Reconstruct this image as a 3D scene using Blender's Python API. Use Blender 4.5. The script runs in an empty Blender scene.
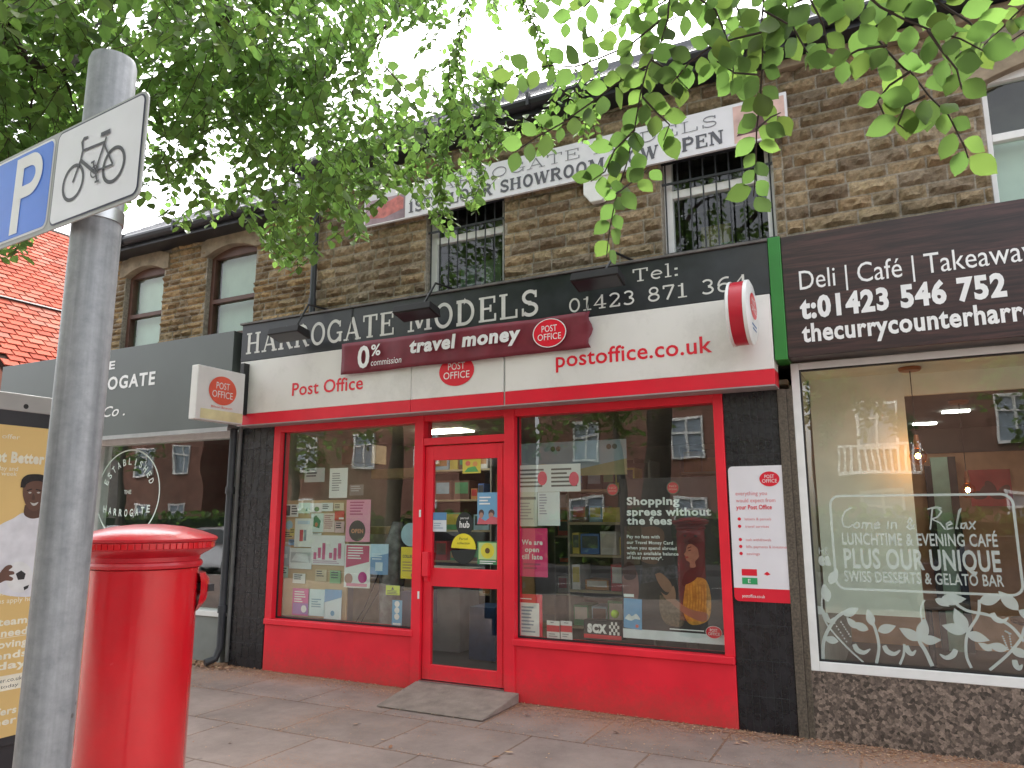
import bpy, math, random
from mathutils import Vector, Matrix, noise
R = math.radians
random.seed(7)
SC = bpy.context.scene
COL = SC.collection

# ------------------------------------------------------------------ camera
FPX = 739.0; PITCH = 0.17527932; YAW = 0.47302016; ROLL = -0.00178287
CAM = Vector((0, -6.15, 1.62))
_f = Vector((-math.sin(YAW)*math.cos(PITCH), math.cos(YAW)*math.cos(PITCH), math.sin(PITCH)))
_r0 = Vector((math.cos(YAW), math.sin(YAW), 0)); _u0 = _r0.cross(_f)
_ri = _r0*math.cos(ROLL)+_u0*math.sin(ROLL); _up = -_r0*math.sin(ROLL)+_u0*math.cos(ROLL)
cd = bpy.data.cameras.new('camera'); cam = bpy.data.objects.new('camera', cd); COL.objects.link(cam)
cd.sensor_width = 36; cd.lens = FPX/1024*36; cd.clip_start = 0.05; cd.clip_end = 2000
m = Matrix.Identity(4)
for i in range(3):
    m[i][0] = _ri[i]; m[i][1] = _up[i]; m[i][2] = -_f[i]; m[i][3] = CAM[i]
cam.matrix_world = m
SC.camera = cam

def ray(px, py):
    return (_f*FPX + _ri*(px-512) + _up*(384-py))
def at(px, py, y=0.0):                      # point on the vertical plane at world y
    d = ray(px, py); return CAM + d*((y-CAM.y)/d.y)
def atd(px, py, dist):                      # point at a horizontal distance
    d = ray(px, py); return CAM + d*(dist/math.hypot(d.x, d.y))
def proj(p):
    d = p-CAM; z = d.dot(_f)
    if z <= 0.01: return None
    return (512+FPX*d.dot(_ri)/z, 384-FPX*d.dot(_up)/z, z)

# ------------------------------------------------------------------ materials
MATS = {}
def s2l(c):
    return tuple(((v/255)/12.92 if v/255 <= .04045 else ((v/255+.055)/1.055)**2.4) for v in c)
def pm(name, col, rough=.55, *ar, base=0., **kw):
    fresh = name not in MATS; mt = _pm(name, col, rough, *ar, **kw)
    if fresh and base:
        N = mt.node_tree.nodes; L = mt.node_tree.links; b = N['Principled BSDF']; src = b.inputs['Base Color'].links[0].from_socket
        g = N.new('ShaderNodeNewGeometry'); sx = N.new('ShaderNodeSeparateXYZ'); L.new(g.outputs['Position'], sx.inputs[0])
        a = N.new('ShaderNodeMapRange'); a.inputs[1].default_value = 0; a.inputs[2].default_value = .38; a.inputs[3].default_value = .62; a.inputs[4].default_value = .0; L.new(sx.outputs[2], a.inputs[0])
        n = N.new('ShaderNodeTexNoise'); n.inputs['Scale'].default_value = 22; n.inputs['Detail'].default_value = 10; n.inputs['Roughness'].default_value = .75; L.new(g.outputs['Position'], n.inputs['Vector'])
        m1 = N.new('ShaderNodeMath'); m1.operation = 'ADD'; L.new(a.outputs[0], m1.inputs[0]); L.new(n.outputs[0], m1.inputs[1])
        r = N.new('ShaderNodeMapRange'); r.inputs[1].default_value = .66; r.inputs[2].default_value = 1.25; r.inputs[4].default_value = base; L.new(m1.outputs[0], r.inputs[0])
        mx = N.new('ShaderNodeMix'); mx.data_type = 'RGBA'; mx.inputs[7].default_value = (.22, .09, .06, 1); L.new(r.outputs[0], mx.inputs[0]); L.new(src, mx.inputs[6]); L.new(mx.outputs[2], b.inputs['Base Color'])
    return mt
def _pm(name, col, rough=.55, var=.12, scale=6., bump=0., bscale=60., metal=0., coat=0., dirt=0., spec=.5, rvar=0.):
    if name in MATS: return MATS[name]
    mt = bpy.data.materials.new(name); mt.use_nodes = True; MATS[name] = mt
    nt = mt.node_tree; N = nt.nodes; L = nt.links; b = N['Principled BSDF']
    b.inputs['Roughness'].default_value = rough; b.inputs['Metallic'].default_value = metal
    b.inputs['Coat Weight'].default_value = coat; b.inputs['Coat Roughness'].default_value = .12
    b.inputs['Specular IOR Level'].default_value = spec
    geo = N.new('ShaderNodeNewGeometry')
    nz = N.new('ShaderNodeTexNoise'); nz.inputs['Scale'].default_value = scale; nz.inputs['Detail'].default_value = 6
    L.new(geo.outputs['Position'], nz.inputs['Vector'])
    mr = N.new('ShaderNodeMapRange'); mr.inputs[1].default_value = .3; mr.inputs[2].default_value = .7
    mr.inputs[3].default_value = 1-var; mr.inputs[4].default_value = 1+var
    L.new(nz.outputs[0], mr.inputs[0])
    mx = N.new('ShaderNodeMix'); mx.data_type = 'RGBA'; mx.blend_type = 'MULTIPLY'; mx.inputs[0].default_value = 1
    mx.inputs[6].default_value = (*col, 1)
    L.new(mr.outputs[0], mx.inputs[7]); out = mx.outputs[2]
    if dirt > 0:
        n2 = N.new('ShaderNodeTexNoise'); n2.inputs['Scale'].default_value = 1.7; n2.inputs['Detail'].default_value = 12; n2.inputs['Roughness'].default_value = .75
        L.new(geo.outputs['Position'], n2.inputs['Vector'])
        r2 = N.new('ShaderNodeMapRange'); r2.inputs[1].default_value = .5; r2.inputs[2].default_value = .72; r2.inputs[4].default_value = dirt
        L.new(n2.outputs[0], r2.inputs[0])
        m2 = N.new('ShaderNodeMix'); m2.data_type = 'RGBA'; m2.inputs[7].default_value = (.10, .085, .06, 1)
        L.new(r2.outputs[0], m2.inputs[0]); L.new(out, m2.inputs[6]); out = m2.outputs[2]
    L.new(out, b.inputs['Base Color'])
    if rvar > 0:
        r3 = N.new('ShaderNodeMapRange'); r3.inputs[3].default_value = max(.02, rough-rvar); r3.inputs[4].default_value = rough+rvar
        L.new(nz.outputs[0], r3.inputs[0]); L.new(r3.outputs[0], b.inputs['Roughness'])
    if bump > 0:
        n3 = N.new('ShaderNodeTexNoise'); n3.inputs['Scale'].default_value = bscale; n3.inputs['Detail'].default_value = 8
        L.new(geo.outputs['Position'], n3.inputs['Vector'])
        bp = N.new('ShaderNodeBump'); bp.inputs['Strength'].default_value = bump; bp.inputs['Distance'].default_value = .01
        L.new(n3.outputs[0], bp.inputs['Height']); L.new(bp.outputs[0], b.inputs['Normal'])
    return mt
def emis(name, col, strength):
    if name in MATS: return MATS[name]
    mt = bpy.data.materials.new(name); mt.use_nodes = True; MATS[name] = mt
    b = mt.node_tree.nodes['Principled BSDF']; b.inputs['Base Color'].default_value = (*col, 1)
    b.inputs['Emission Color'].default_value = (*col, 1); b.inputs['Emission Strength'].default_value = strength
    return mt
def glass(name, ior=1.75, tint=(.93, .97, .95), wob=.02):
    mt = bpy.data.materials.new(name); mt.use_nodes = True
    nt = mt.node_tree; N = nt.nodes; L = nt.links; N.clear()
    o = N.new('ShaderNodeOutputMaterial'); t = N.new('ShaderNodeBsdfTransparent'); t.inputs[0].default_value = (*tint, 1)
    g = N.new('ShaderNodeBsdfGlossy'); g.inputs['Roughness'].default_value = 0.0; g.inputs[0].default_value = (1, 1, 1, 1)
    fr = N.new('ShaderNodeFresnel'); fr.inputs[0].default_value = ior
    mx = N.new('ShaderNodeMixShader'); L.new(t.outputs[0], mx.inputs[1]); L.new(g.outputs[0], mx.inputs[2])
    geo = N.new('ShaderNodeNewGeometry'); inv = N.new('ShaderNodeMath'); inv.operation = 'MULTIPLY_ADD'; inv.inputs[1].default_value = -1; inv.inputs[2].default_value = 1; L.new(geo.outputs['Backfacing'], inv.inputs[0])
    ml = N.new('ShaderNodeMath'); ml.operation = 'MULTIPLY'; L.new(inv.outputs[0], ml.inputs[0]); L.new(fr.outputs[0], ml.inputs[1]); L.new(ml.outputs[0], mx.inputs[0]); nz = N.new('ShaderNodeTexNoise'); nz.inputs['Scale'].default_value = .9
    bp = N.new('ShaderNodeBump'); bp.inputs['Strength'].default_value = wob; bp.inputs['Distance'].default_value = .2
    L.new(geo.outputs['Position'], nz.inputs['Vector']); L.new(nz.outputs[0], bp.inputs['Height']); L.new(bp.outputs[0], g.inputs['Normal'])
    L.new(mx.outputs[0], o.inputs[0]); return mt

# ------------------------------------------------------------------ mesh builder
class Fr:
    def __init__(s, O, U=(1, 0, 0), V=(0, 0, 1)):
        s.O = Vector(O); s.U = Vector(U).normalized(); s.V = Vector(V).normalized(); s.N = s.U.cross(s.V)
    def p(s, u, v, d=0): return s.O + s.U*u + s.V*v + s.N*d
FAC = Fr((0, 0, 0))
def facy(y): return Fr((0, y, 0))

def wmat(o):
    mm = Matrix.Translation(o.location) @ o.rotation_euler.to_matrix().to_4x4()
    return (wmat(o.parent) @ mm) if o.parent else mm

class MB:
    def __init__(s): s.v = []; s.f = []; s.c = []; s.g = []
    def add(s, vs, fs, col=None):
        n = len(s.v); s.v += [tuple(v) for v in vs]; s.f += [tuple(i+n for i in f) for f in fs]
        if col is not None: s.c += [col]*len(vs)
        return s
    def hexa(s, P):
        return s.add(P, [(0, 3, 2, 1), (4, 5, 6, 7), (0, 1, 5, 4), (1, 2, 6, 5), (2, 3, 7, 6), (3, 0, 4, 7)])
    def box(s, x0, x1, y0, y1, z0, z1):
        return s.hexa([(x0, y0, z0), (x1, y0, z0), (x1, y1, z0), (x0, y1, z0), (x0, y0, z1), (x1, y0, z1), (x1, y1, z1), (x0, y1, z1)])
    def fbox(s, F, u0, u1, v0, v1, d0, d1):
        return s.hexa([F.p(u0, v0, d0), F.p(u1, v0, d0), F.p(u1, v1, d0), F.p(u0, v1, d0), F.p(u0, v0, d1), F.p(u1, v0, d1), F.p(u1, v1, d1), F.p(u0, v1, d1)])
    def poly(s, F, pts, d=0):
        return s.add([F.p(u, v, d) for u, v in pts], [tuple(range(len(pts)))])
    def rect(s, F, u0, u1, v0, v1, d=0): return s.poly(F, [(u0, v0), (u1, v0), (u1, v1), (u0, v1)], d)
    def ell(s, F, cu, cv, ru, rv=None, d=0, n=36, rot=0):
        rv = ru if rv is None else rv; P = []
        for i in range(n):
            a = 2*math.pi*i/n; x = ru*math.cos(a); y = rv*math.sin(a)
            P.append((cu+x*math.cos(rot)-y*math.sin(rot), cv+x*math.sin(rot)+y*math.cos(rot)))
        return s.poly(F, P, d)
    def prism(s, F, pts, d0, d1):
        n = len(pts); V = [F.p(u, v, d0) for u, v in pts]+[F.p(u, v, d1) for u, v in pts]
        fs = [tuple(reversed(range(n))), tuple(range(n, 2*n))]+[(i, (i+1) % n, n+(i+1) % n, n+i) for i in range(n)]
        return s.add(V, fs)
    def stroke(s, F, pts, w, d=0, closed=False):
        n = len(pts)
        if n < 2: return s
        P = [Vector(p) for p in pts]; L = []; Rr = []
        for i in range(n):
            a = P[i-1] if (i > 0 or closed) else None; b = P[(i+1) % n] if (i < n-1 or closed) else None
            t1 = (P[i]-a).normalized() if a is not None else None; t2 = (b-P[i]).normalized() if b is not None else None
            if t1 is None: t1 = t2
            if t2 is None: t2 = t1
            n1 = Vector((-t1.y, t1.x)); n2 = Vector((-t2.y, t2.x)); nn = n1+n2
            if nn.length < .3: nn = n1; k = 1
            else:
                nn.normalize(); k = 1/max(.5, nn.dot(n1))
            ww = (w[i] if isinstance(w, (list, tuple)) else w)/2*k
            L.append(P[i]+nn*ww); Rr.append(P[i]-nn*ww)
        V = [F.p(q.x, q.y, d) for q in L]+[F.p(q.x, q.y, d) for q in Rr]
        m_ = n if closed else n-1
        return s.add(V, [(n+i, n+(i+1) % n, (i+1) % n, i) for i in range(m_)])
    def tube(s, pts, r, n=8, cap=True):
        pts = [Vector(p) for p in pts]; k = len(pts); V = []
        up = Vector((0, 0, 1)); prev = None
        for i, p in enumerate(pts):
            t = (pts[min(i+1, k-1)]-pts[max(i-1, 0)]).normalized()
            if prev is None:
                a = t.cross(up if abs(t.z) < .9 else Vector((1, 0, 0))).normalized()
            else:
                a = (prev-t*prev.dot(t)).normalized()
            prev = a; b = t.cross(a); rr = r[i] if isinstance(r, (list, tuple)) else r
            for j in range(n):
                an = 2*math.pi*j/n; V.append(p+a*(rr*math.cos(an))+b*(rr*math.sin(an)))
        fs = [(i*n+j, i*n+(j+1) % n, (i+1)*n+(j+1) % n, (i+1)*n+j) for i in range(k-1) for j in range(n)]
        if cap: fs += [tuple(reversed(range(n))), tuple(range((k-1)*n, k*n))]
        return s.add(V, fs)
    def lathe(s, c, prof, n=48, axis=None):
        V = []; c = Vector(c)
        for r, z in prof:
            for j in range(n):
                a = 2*math.pi*j/n
                V.append(c+Vector((r*math.cos(a), r*math.sin(a), z)) if axis is None else c+axis[0]*(r*math.cos(a))+axis[1]*(r*math.sin(a))+axis[2]*z)
        k = len(prof)
        fs = [(i*n+j, i*n+(j+1) % n, (i+1)*n+(j+1) % n, (i+1)*n+j) for i in range(k-1) for j in range(n)]
        fs += [tuple(reversed(range(n))), tuple(range((k-1)*n, k*n))]
        return s.add(V, fs)
    def build(s, name, mat, parent=None, bevel=0., smooth=False, local=False, origin=None):
        if 'lettering' in name and parent is not None and len(s.g) > 1 and not s.c:
            cuts = sorted({0} | {a for a in s.g if 0 < a < len(s.v)})+[len(s.v)]; out = None
            if len(cuts) > 2:
                for a, b in zip(cuts, cuts[1:]):
                    k = MB(); k.v = s.v[a:b]; k.f = [tuple(i-a for i in f) for f in s.f if a <= f[0] < b]
                    if k.f: out = k.build(name, mat, parent, bevel, smooth, local)
                return out
        me = bpy.data.meshes.new(name)
        inv = None
        if parent is not None and not local: inv = wmat(parent).inverted()
        O = Vector(origin) if origin is not None else None
        vs = s.v
        if inv is not None: vs = [tuple(inv @ Vector(v)) for v in vs]
        elif O is not None: vs = [tuple(Vector(v)-O) for v in vs]
        me.from_pydata(vs, [], s.f)
        if s.c:
            at_ = me.attributes.new('tone', 'FLOAT_COLOR', 'POINT')
            flat = []
            for c in s.c: flat += list(c)
            at_.data.foreach_set('color', flat)
        me.update()
        o = bpy.data.objects.new(name, me); COL.objects.link(o)
        if O is not None and parent is None: o.location = O
        if parent is not None: o.parent = parent
        for mt in (mat if isinstance(mat, (list, tuple)) else [mat]): me.materials.append(mt)
        if smooth:
            me.polygons.foreach_set('use_smooth', [True]*len(me.polygons)); me.set_sharp_from_angle(angle=R(38))
        if bevel > 0:
            bv = o.modifiers.new('bevel', 'BEVEL'); bv.width = bevel; bv.segments = 2; bv.limit_method = 'ANGLE'
        return o

def tag(o, label=None, cat=None, group=None, kind=None):
    if label: o['label'] = label
    if cat: o['category'] = cat
    if group: o['group'] = group
    if kind: o['kind'] = kind
    return o
def empty(name, loc, label=None, cat=None, group=None, rz=0):
    o = bpy.data.objects.new(name, None); o.empty_display_size = .1; COL.objects.link(o)
    o.location = loc; o.rotation_euler = (0, 0, rz); return tag(o, label, cat, group)
def kids(o): return [c for c in bpy.data.objects if c.parent == o]
def copy_tree(o, parent=None, cm=None):
    c = o.copy(); COL.objects.link(c); c.parent = parent
    for ch in kids(o): copy_tree(ch, c)
    return c

# ------------------------------------------------------------------ text
_tc = {}
def glyphs(body, bold=0., shear=0., sp=1.):
    sp = sp+bold*2.4
    key = (body, bold, shear, sp)
    if key in _tc: return _tc[key]
    cu = bpy.data.curves.new('t', 'FONT'); cu.body = body; cu.size = 1; cu.resolution_u = 3; cu.offset = bold; cu.shear = shear
    cu.space_character = sp; cu.fill_mode = 'FRONT'
    o = bpy.data.objects.new('t', cu); COL.objects.link(o)
    dg = bpy.context.evaluated_depsgraph_get(); me = o.evaluated_get(dg).to_mesh()
    V = [tuple(v.co) for v in me.vertices]; Fs = [tuple(p.vertices) for p in me.polygons]
    o.evaluated_get(dg).to_mesh_clear(); bpy.data.objects.remove(o); bpy.data.curves.remove(cu)
    _tc[key] = (V, Fs); return V, Fs
CAPH = max(v[1] for v in glyphs('H')[0])
def tfit(mb, F, body, u0, u1, v0, cap, d=.0015, bold=0., shear=0., sp=1., keep=False):
    V, Fs = glyphs(body, bold, shear, sp)
    if not V: return mb
    a = min(v[0] for v in V); b = max(v[0] for v in V); k = (u1-u0)/max(1e-6, b-a); kv = cap/CAPH
    if keep: k = kv
    mb.g.append(len(mb.v))
    return mb.add([F.p(u0+(v[0]-a)*k, v0+v[1]*kv, d) for v in V], Fs)
def arc(cx, cy, rx, ry, a0, a1, n=14):
    return [(cx+rx*math.cos(R(a0+(a1-a0)*i/n)), cy+ry*math.sin(R(a0+(a1-a0)*i/n))) for i in range(n+1)]
# a small slab-serif stroke face, cap height 1: strokes (points, weight), serifs (centre u, v, half length, vertical?)
def slab(ch, s, t):
    h = s/2; S = []; Z = []; lo = t/2; hi = 1-t/2
    def st(*p, k=1.): S.append((list(p), s*k, False))
    def sf(u, v, L=.17): Z.append((u-L, u+L, v-t/2, v+t/2))
    def sv(u, v0, v1): Z.append((u-t/2, u+t/2, v0, v1))
    w = .9
    if ch == 'H':
        st((.22, 0), (.22, 1)); st((.78, 0), (.78, 1)); S.append(([(.22, .5), (.78, .5)], t, False)); [sf(a, b) for a in (.22, .78) for b in (lo, hi)]; w = 1.05
    elif ch == 'A':
        S.append(([(.18, 0), (.5, 1)], t*1.0, False)); st((.5, 1), (.84, 0)); S.append(([(.28, .32), (.74, .32)], t, False)); sf(.18, lo, .15); sf(.84, lo, .16); w = 1.04
    elif ch == 'R':
        st((.22, 0), (.22, 1)); S.append(([(.1, hi), (.5, hi)]+arc(.5, .74, .24, .26-t/2, 90, -90, 12)+[(.22, .48+t/2)], s*.75, False)); st((.52, .48), (.82, 0), k=.9); sf(.22, lo); sf(.86, lo, .1); w = 1.0
    elif ch == 'O' or ch == '0':
        r = .38 if ch == 'O' else .29
        S.append((arc(r+.08, .5, r-h+.04, .5-t/2, 0, 352, 30), s*.85, True)); w = 2*r+.2
    elif ch == 'G':
        S.append((arc(.48, .5, .36, .5-t/2, 42, 320, 26), s*.85, False)); st((.8, .02), (.8, .42), k=.85); sf(.76, .42, .16); sv(.78, .68, .95); w = .98
    elif ch == 'T':
        st((.45, 0), (.45, 1)); S.append(([(.06, hi), (.84, hi)], t, False)); sv(.06+t/2, .72, 1-t); sv(.84-t/2, .72, 1-t); sf(.45, lo); w = .92
    elif ch == 'E' or ch == 'F':
        st((.22, 0), (.22, 1)); S.append(([(.08, hi), (.74, hi)], t, False)); S.append(([(.22, .52), (.58, .52)], t, False)); sv(.74, .72, 1); sv(.58, .38, .66)
        if ch == 'E': S.append(([(.08, lo), (.78, lo)], t, False)); sv(.78, 0, .3)
        else: sf(.22, lo)
        w = .9
    elif ch == 'M':
        S.append(([(.2, 0), (.2, 1)], t*1.1, False)); st((1.0, 0), (1.0, 1)); st((.24, 1), (.6, .12), k=.95); S.append(([(.6, .12), (.96, 1)], t, False)); sf(.2, lo, .15); sf(1.0, lo); sf(.12, hi, .1); sf(1.08, hi, .1); w = 1.24
    elif ch == 'N':
        S.append(([(.2, 0), (.2, 1)], t*1.1, False)); S.append(([(.8, 0), (.8, 1)], t*1.1, False)); st((.22, 1), (.78, .02)); sf(.2, lo, .15); sf(.8, hi, .15); sf(.12, hi, .1); w = 1.02
    elif ch == 'D':
        st((.22, 0), (.22, 1)); S.append(([(.08, hi), (.42, hi)]+arc(.42, .5, .38, .5-t/2, 90, -90, 18)+[(.08, lo)], s*.8, False)); w = .98
    elif ch == 'L':
        st((.22, 0), (.22, 1)); sf(.22, hi); S.append(([(.08, lo), (.76, lo)], t, False)); sv(.76, 0, .34); w = .88
    elif ch == 'S':
        S.append((arc(.42, .74, .25, .26-t/2, 30, 270, 14)+arc(.42, .26, .27, .26-t/2, 90, -150, 14), s*.8, False)); sv(.66, .7, .98); sv(.14, .02, .32); w = .82
    elif ch == 'P':
        st((.22, 0), (.22, 1)); S.append(([(.1, hi), (.5, hi)]+arc(.5, .72, .25, .28-t/2, 90, -90, 12)+[(.22, .44+t/2)], s*.75, False)); sf(.22, lo); w = .88
    elif ch == 'W':
        st((.1, 1), (.36, 0)); S.append(([(.36, 0), (.6, .98)], t, False)); st((.58, 1), (.84, 0)); S.append(([(.84, 0), (1.1, 1)], t, False)); sf(.1, hi, .13); sf(.6, hi, .12); sf(1.1, hi, .12); w = 1.22
    elif ch == '1':
        st((.3, 0), (.3, 1)); sf(.3, lo, .22); sf(.2, .84, .1); w = .62
    elif ch == '2':
        S.append((arc(.36, .72, .24, .28-t/2, 160, -30, 12)+[(.14, lo+.02)], s*.8, False)); S.append(([(.1, lo), (.64, lo)], t*1.3, False)); sv(.62, 0, .22); w = .76
    elif ch == '3':
        S.append((arc(.34, .74, .22, .26-t/2, 150, -80, 12), s*.8, False)); S.append((arc(.34, .27, .26, .27-t/2, 80, -150, 14), s*.8, False)); w = .74
    elif ch == '4':
        st((.5, 0), (.5, 1)); S.append(([(.52, .98), (.08, .3), (.72, .3)], t, False)); sf(.5, lo, .18); w = .8
    elif ch == '6':
        S.append((arc(.38, .3, .25, .3-t/2, 0, 350, 22), s*.8, True)); S.append((arc(.5, .45, .37, .55-t/2, 180, 70, 14), s*.8, False)); w = .78
    elif ch == '7':
        S.append(([(.1, hi), (.64, hi)], t*1.3, False)); st((.62, .95), (.28, 0), k=.9); sv(.12, .76, 1); w = .74
    elif ch == '8':
        S.append((arc(.37, .74, .2, .26-t/2, 0, 352, 22), s*.75, True)); S.append((arc(.37, .27, .25, .27-t/2, 0, 352, 22), s*.8, True)); w = .76
    elif ch == 'e':
        S.append(([(.12, .36), (.58, .36)], t, False)); S.append((arc(.35, .34, .25, .34-t/2, 4, 310, 20), s*.75, False)); w = .7
    elif ch == 'l':
        st((.22, 0), (.22, 1.05), k=.85); sf(.22, lo, .16); sf(.16, 1.0, .08); w = .44
    elif ch == ':':
        Z.append((.1, .1+s, 0, s)); Z.append((.1, .1+s, .48, .48+s)); w = .34
    elif ch == ' ': w = .55
    return S, Z, w
def slabtext(mb, F, body, u0, u1, v0, cap, s=.17, t=.085, d=.002):
    tot = sum(slab(c, s, t)[2] for c in body); k = (u1-u0)/tot; x = 0; lay = 0
    mb.g.append(len(mb.v))
    for c in body:
        S, Z, w = slab(c, s, t)
        if c == ' ': mb.g.append(len(mb.v))
        q = d
        for pts, ww, cl in S:
            q += .00025
            P = [(u0+(x+a)*k, v0+b*cap) for a, b in pts]; mb.stroke(F, P, ww*min(k, cap)*1.05, q, cl)
        for a, b, e, f in Z:
            q += .00025; mb.rect(F, u0+(x+a)*k, u0+(x+b)*k, v0+e*cap, v0+f*cap, q)
        x += w
    return mb

# ------------------------------------------------------------------ palette
RED = pm('red_paint', (.78, .014, .035), .42, base=.5, var=.10, scale=3, bump=.04, bscale=25, rvar=.1)
REDS = pm('red_sign', (.72, .012, .035), .35, .07, 3, dirt=.15)
WHITE = pm('white_sign', (.74, .72, .69), .45, .05, 2, dirt=.22)
WPAINT = pm('white_upvc', (.78, .78, .77), .4, .05, 8, dirt=.12)
WLET = pm('white_letters', (.80, .80, .80), .45, .05, 8)
BLACKS = pm('black_sign', (.022, .024, .03), .32, .35, 5, dirt=.12, rvar=.1)
BLACKP = pm('black_paint', (.012, .012, .014), .35, .3, 14, bump=.2, bscale=40, rvar=.12)
GREY_LET = pm('grey_white_letters', (.62, .61, .58), .5, .1, 12)
DARK = pm('dark_rubber', (.015, .015, .016), .6, .2)
def galv():
    mt = bpy.data.materials.new('galvanised_post'); mt.use_nodes = True; nt = mt.node_tree; N = nt.nodes; L = nt.links; b = N['Principled BSDF']; b.inputs['Metallic'].default_value = .25; b.inputs['Roughness'].default_value = .5
    geo = N.new('ShaderNodeNewGeometry'); mp = N.new('ShaderNodeMapping'); mp.inputs['Scale'].default_value = (60, 60, 2.2); L.new(geo.outputs['Position'], mp.inputs[0])
    a = N.new('ShaderNodeTexNoise'); a.inputs['Scale'].default_value = 1; a.inputs['Detail'].default_value = 6; L.new(mp.outputs[0], a.inputs['Vector'])
    c = N.new('ShaderNodeTexNoise'); c.inputs['Scale'].default_value = 26; c.inputs['Detail'].default_value = 9; c.inputs['Roughness'].default_value = .7; L.new(geo.outputs['Position'], c.inputs['Vector'])
    s_ = N.new('ShaderNodeMath'); s_.operation = 'MULTIPLY'; L.new(a.outputs[0], s_.inputs[0]); L.new(c.outputs[0], s_.inputs[1])
    cr = N.new('ShaderNodeValToRGB'); e = cr.color_ramp.elements; e[0].position = .10; e[0].color = (.16, .17, .18, 1); e[1].position = .40; e[1].color = (.32, .33, .34, 1); q = e.new(.24); q.color = (.24, .25, .26, 1); L.new(s_.outputs[0], cr.inputs[0])
    v = N.new('ShaderNodeTexVoronoi'); v.inputs['Scale'].default_value = 13; L.new(geo.outputs['Position'], v.inputs['Vector'])
    r = N.new('ShaderNodeMapRange'); r.inputs[1].default_value = .05; r.inputs[2].default_value = .085; r.inputs[3].default_value = .75; r.inputs[4].default_value = 0; L.new(v.outputs['Distance'], r.inputs[0])
    mx = N.new('ShaderNodeMix'); mx.data_type = 'RGBA'; mx.inputs[7].default_value = (.07, .06, .055, 1); L.new(r.outputs[0], mx.inputs[0]); L.new(cr.outputs[0], mx.inputs[6]); L.new(mx.outputs[2], b.inputs['Base Color'])
    bp = N.new('ShaderNodeBump'); bp.inputs['Strength'].default_value = .12; bp.inputs['Distance'].default_value = .004; L.new(s_.outputs[0], bp.inputs['Height']); L.new(bp.outputs[0], b.inputs['Normal'])
    return mt
GALV = galv()
_old = pm('galvanised_steel', (.31, .32, .335), .5, .16, 9, metal=.3, bump=.08, bscale=90, dirt=.25, rvar=.1)
STEEL = pm('brushed_steel', (.5, .5, .5), .35, .1, metal=1)
GLASS = glass('window_glass', 2.0)
GLASSU = glass('upper_window_glass', 1.55)
GLASSD = glass('dark_window_glass', 1.8)

def make_stone(name, mul, sat):
    mt = bpy.data.materials.new(name); mt.use_nodes = True
    nt = mt.node_tree; N = nt.nodes; L = nt.links; b = N['Principled BSDF']; b.inputs['Roughness'].default_value = .92
    b.inputs['Specular IOR Level'].default_value = .2
    a = N.new('ShaderNodeAttribute'); a.attribute_name = 'tone'
    geo = N.new('ShaderNodeNewGeometry')
    n1 = N.new('ShaderNodeTexNoise'); n1.inputs['Scale'].default_value = 28; n1.inputs['Detail'].default_value = 10; n1.inputs['Roughness'].default_value = .7
    L.new(geo.outputs['Position'], n1.inputs['Vector'])
    mr = N.new('ShaderNodeMapRange'); mr.inputs[1].default_value = .3; mr.inputs[2].default_value = .7; mr.inputs[3].default_value = .42; mr.inputs[4].default_value = 1.12
    L.new(n1.outputs[0], mr.inputs[0])
    mx = N.new('ShaderNodeMix'); mx.data_type = 'RGBA'; mx.blend_type = 'MULTIPLY'; mx.inputs[0].default_value = 1
    L.new(a.outputs['Color'], mx.inputs[6]); L.new(mr.outputs[0], mx.inputs[7])
    n2 = N.new('ShaderNodeTexNoise'); n2.inputs['Scale'].default_value = 2.2; n2.inputs['Detail'].default_value = 10; n2.inputs['Roughness'].default_value = .7
    L.new(geo.outputs['Position'], n2.inputs['Vector'])
    r2 = N.new('ShaderNodeMapRange'); r2.inputs[1].default_value = .46; r2.inputs[2].default_value = .72; r2.inputs[4].default_value = .45
    L.new(n2.outputs[0], r2.inputs[0])
    m2 = N.new('ShaderNodeMix'); m2.data_type = 'RGBA'; m2.inputs[7].default_value = (.06, .048, .035, 1)
    L.new(r2.outputs[0], m2.inputs[0]); L.new(mx.outputs[2], m2.inputs[6]); L.new(m2.outputs[2], b.inputs['Base Color'])
    n3 = N.new('ShaderNodeTexNoise'); n3.inputs['Scale'].default_value = 70; n3.inputs['Detail'].default_value = 8
    L.new(geo.outputs['Position'], n3.inputs['Vector'])
    bp = N.new('ShaderNodeBump'); bp.inputs['Strength'].default_value = .55; bp.inputs['Distance'].default_value = .012
    L.new(n3.outputs[0], bp.inputs['Height']); L.new(bp.outputs[0], b.inputs['Normal'])
    return mt
STONE = make_stone('rock_faced_sandstone', 1, 1)
DRESSED = pm('dressed_sandstone', (.30, .24, .17), .9, .3, 7, bump=.5, bscale=50, dirt=.5)

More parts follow.
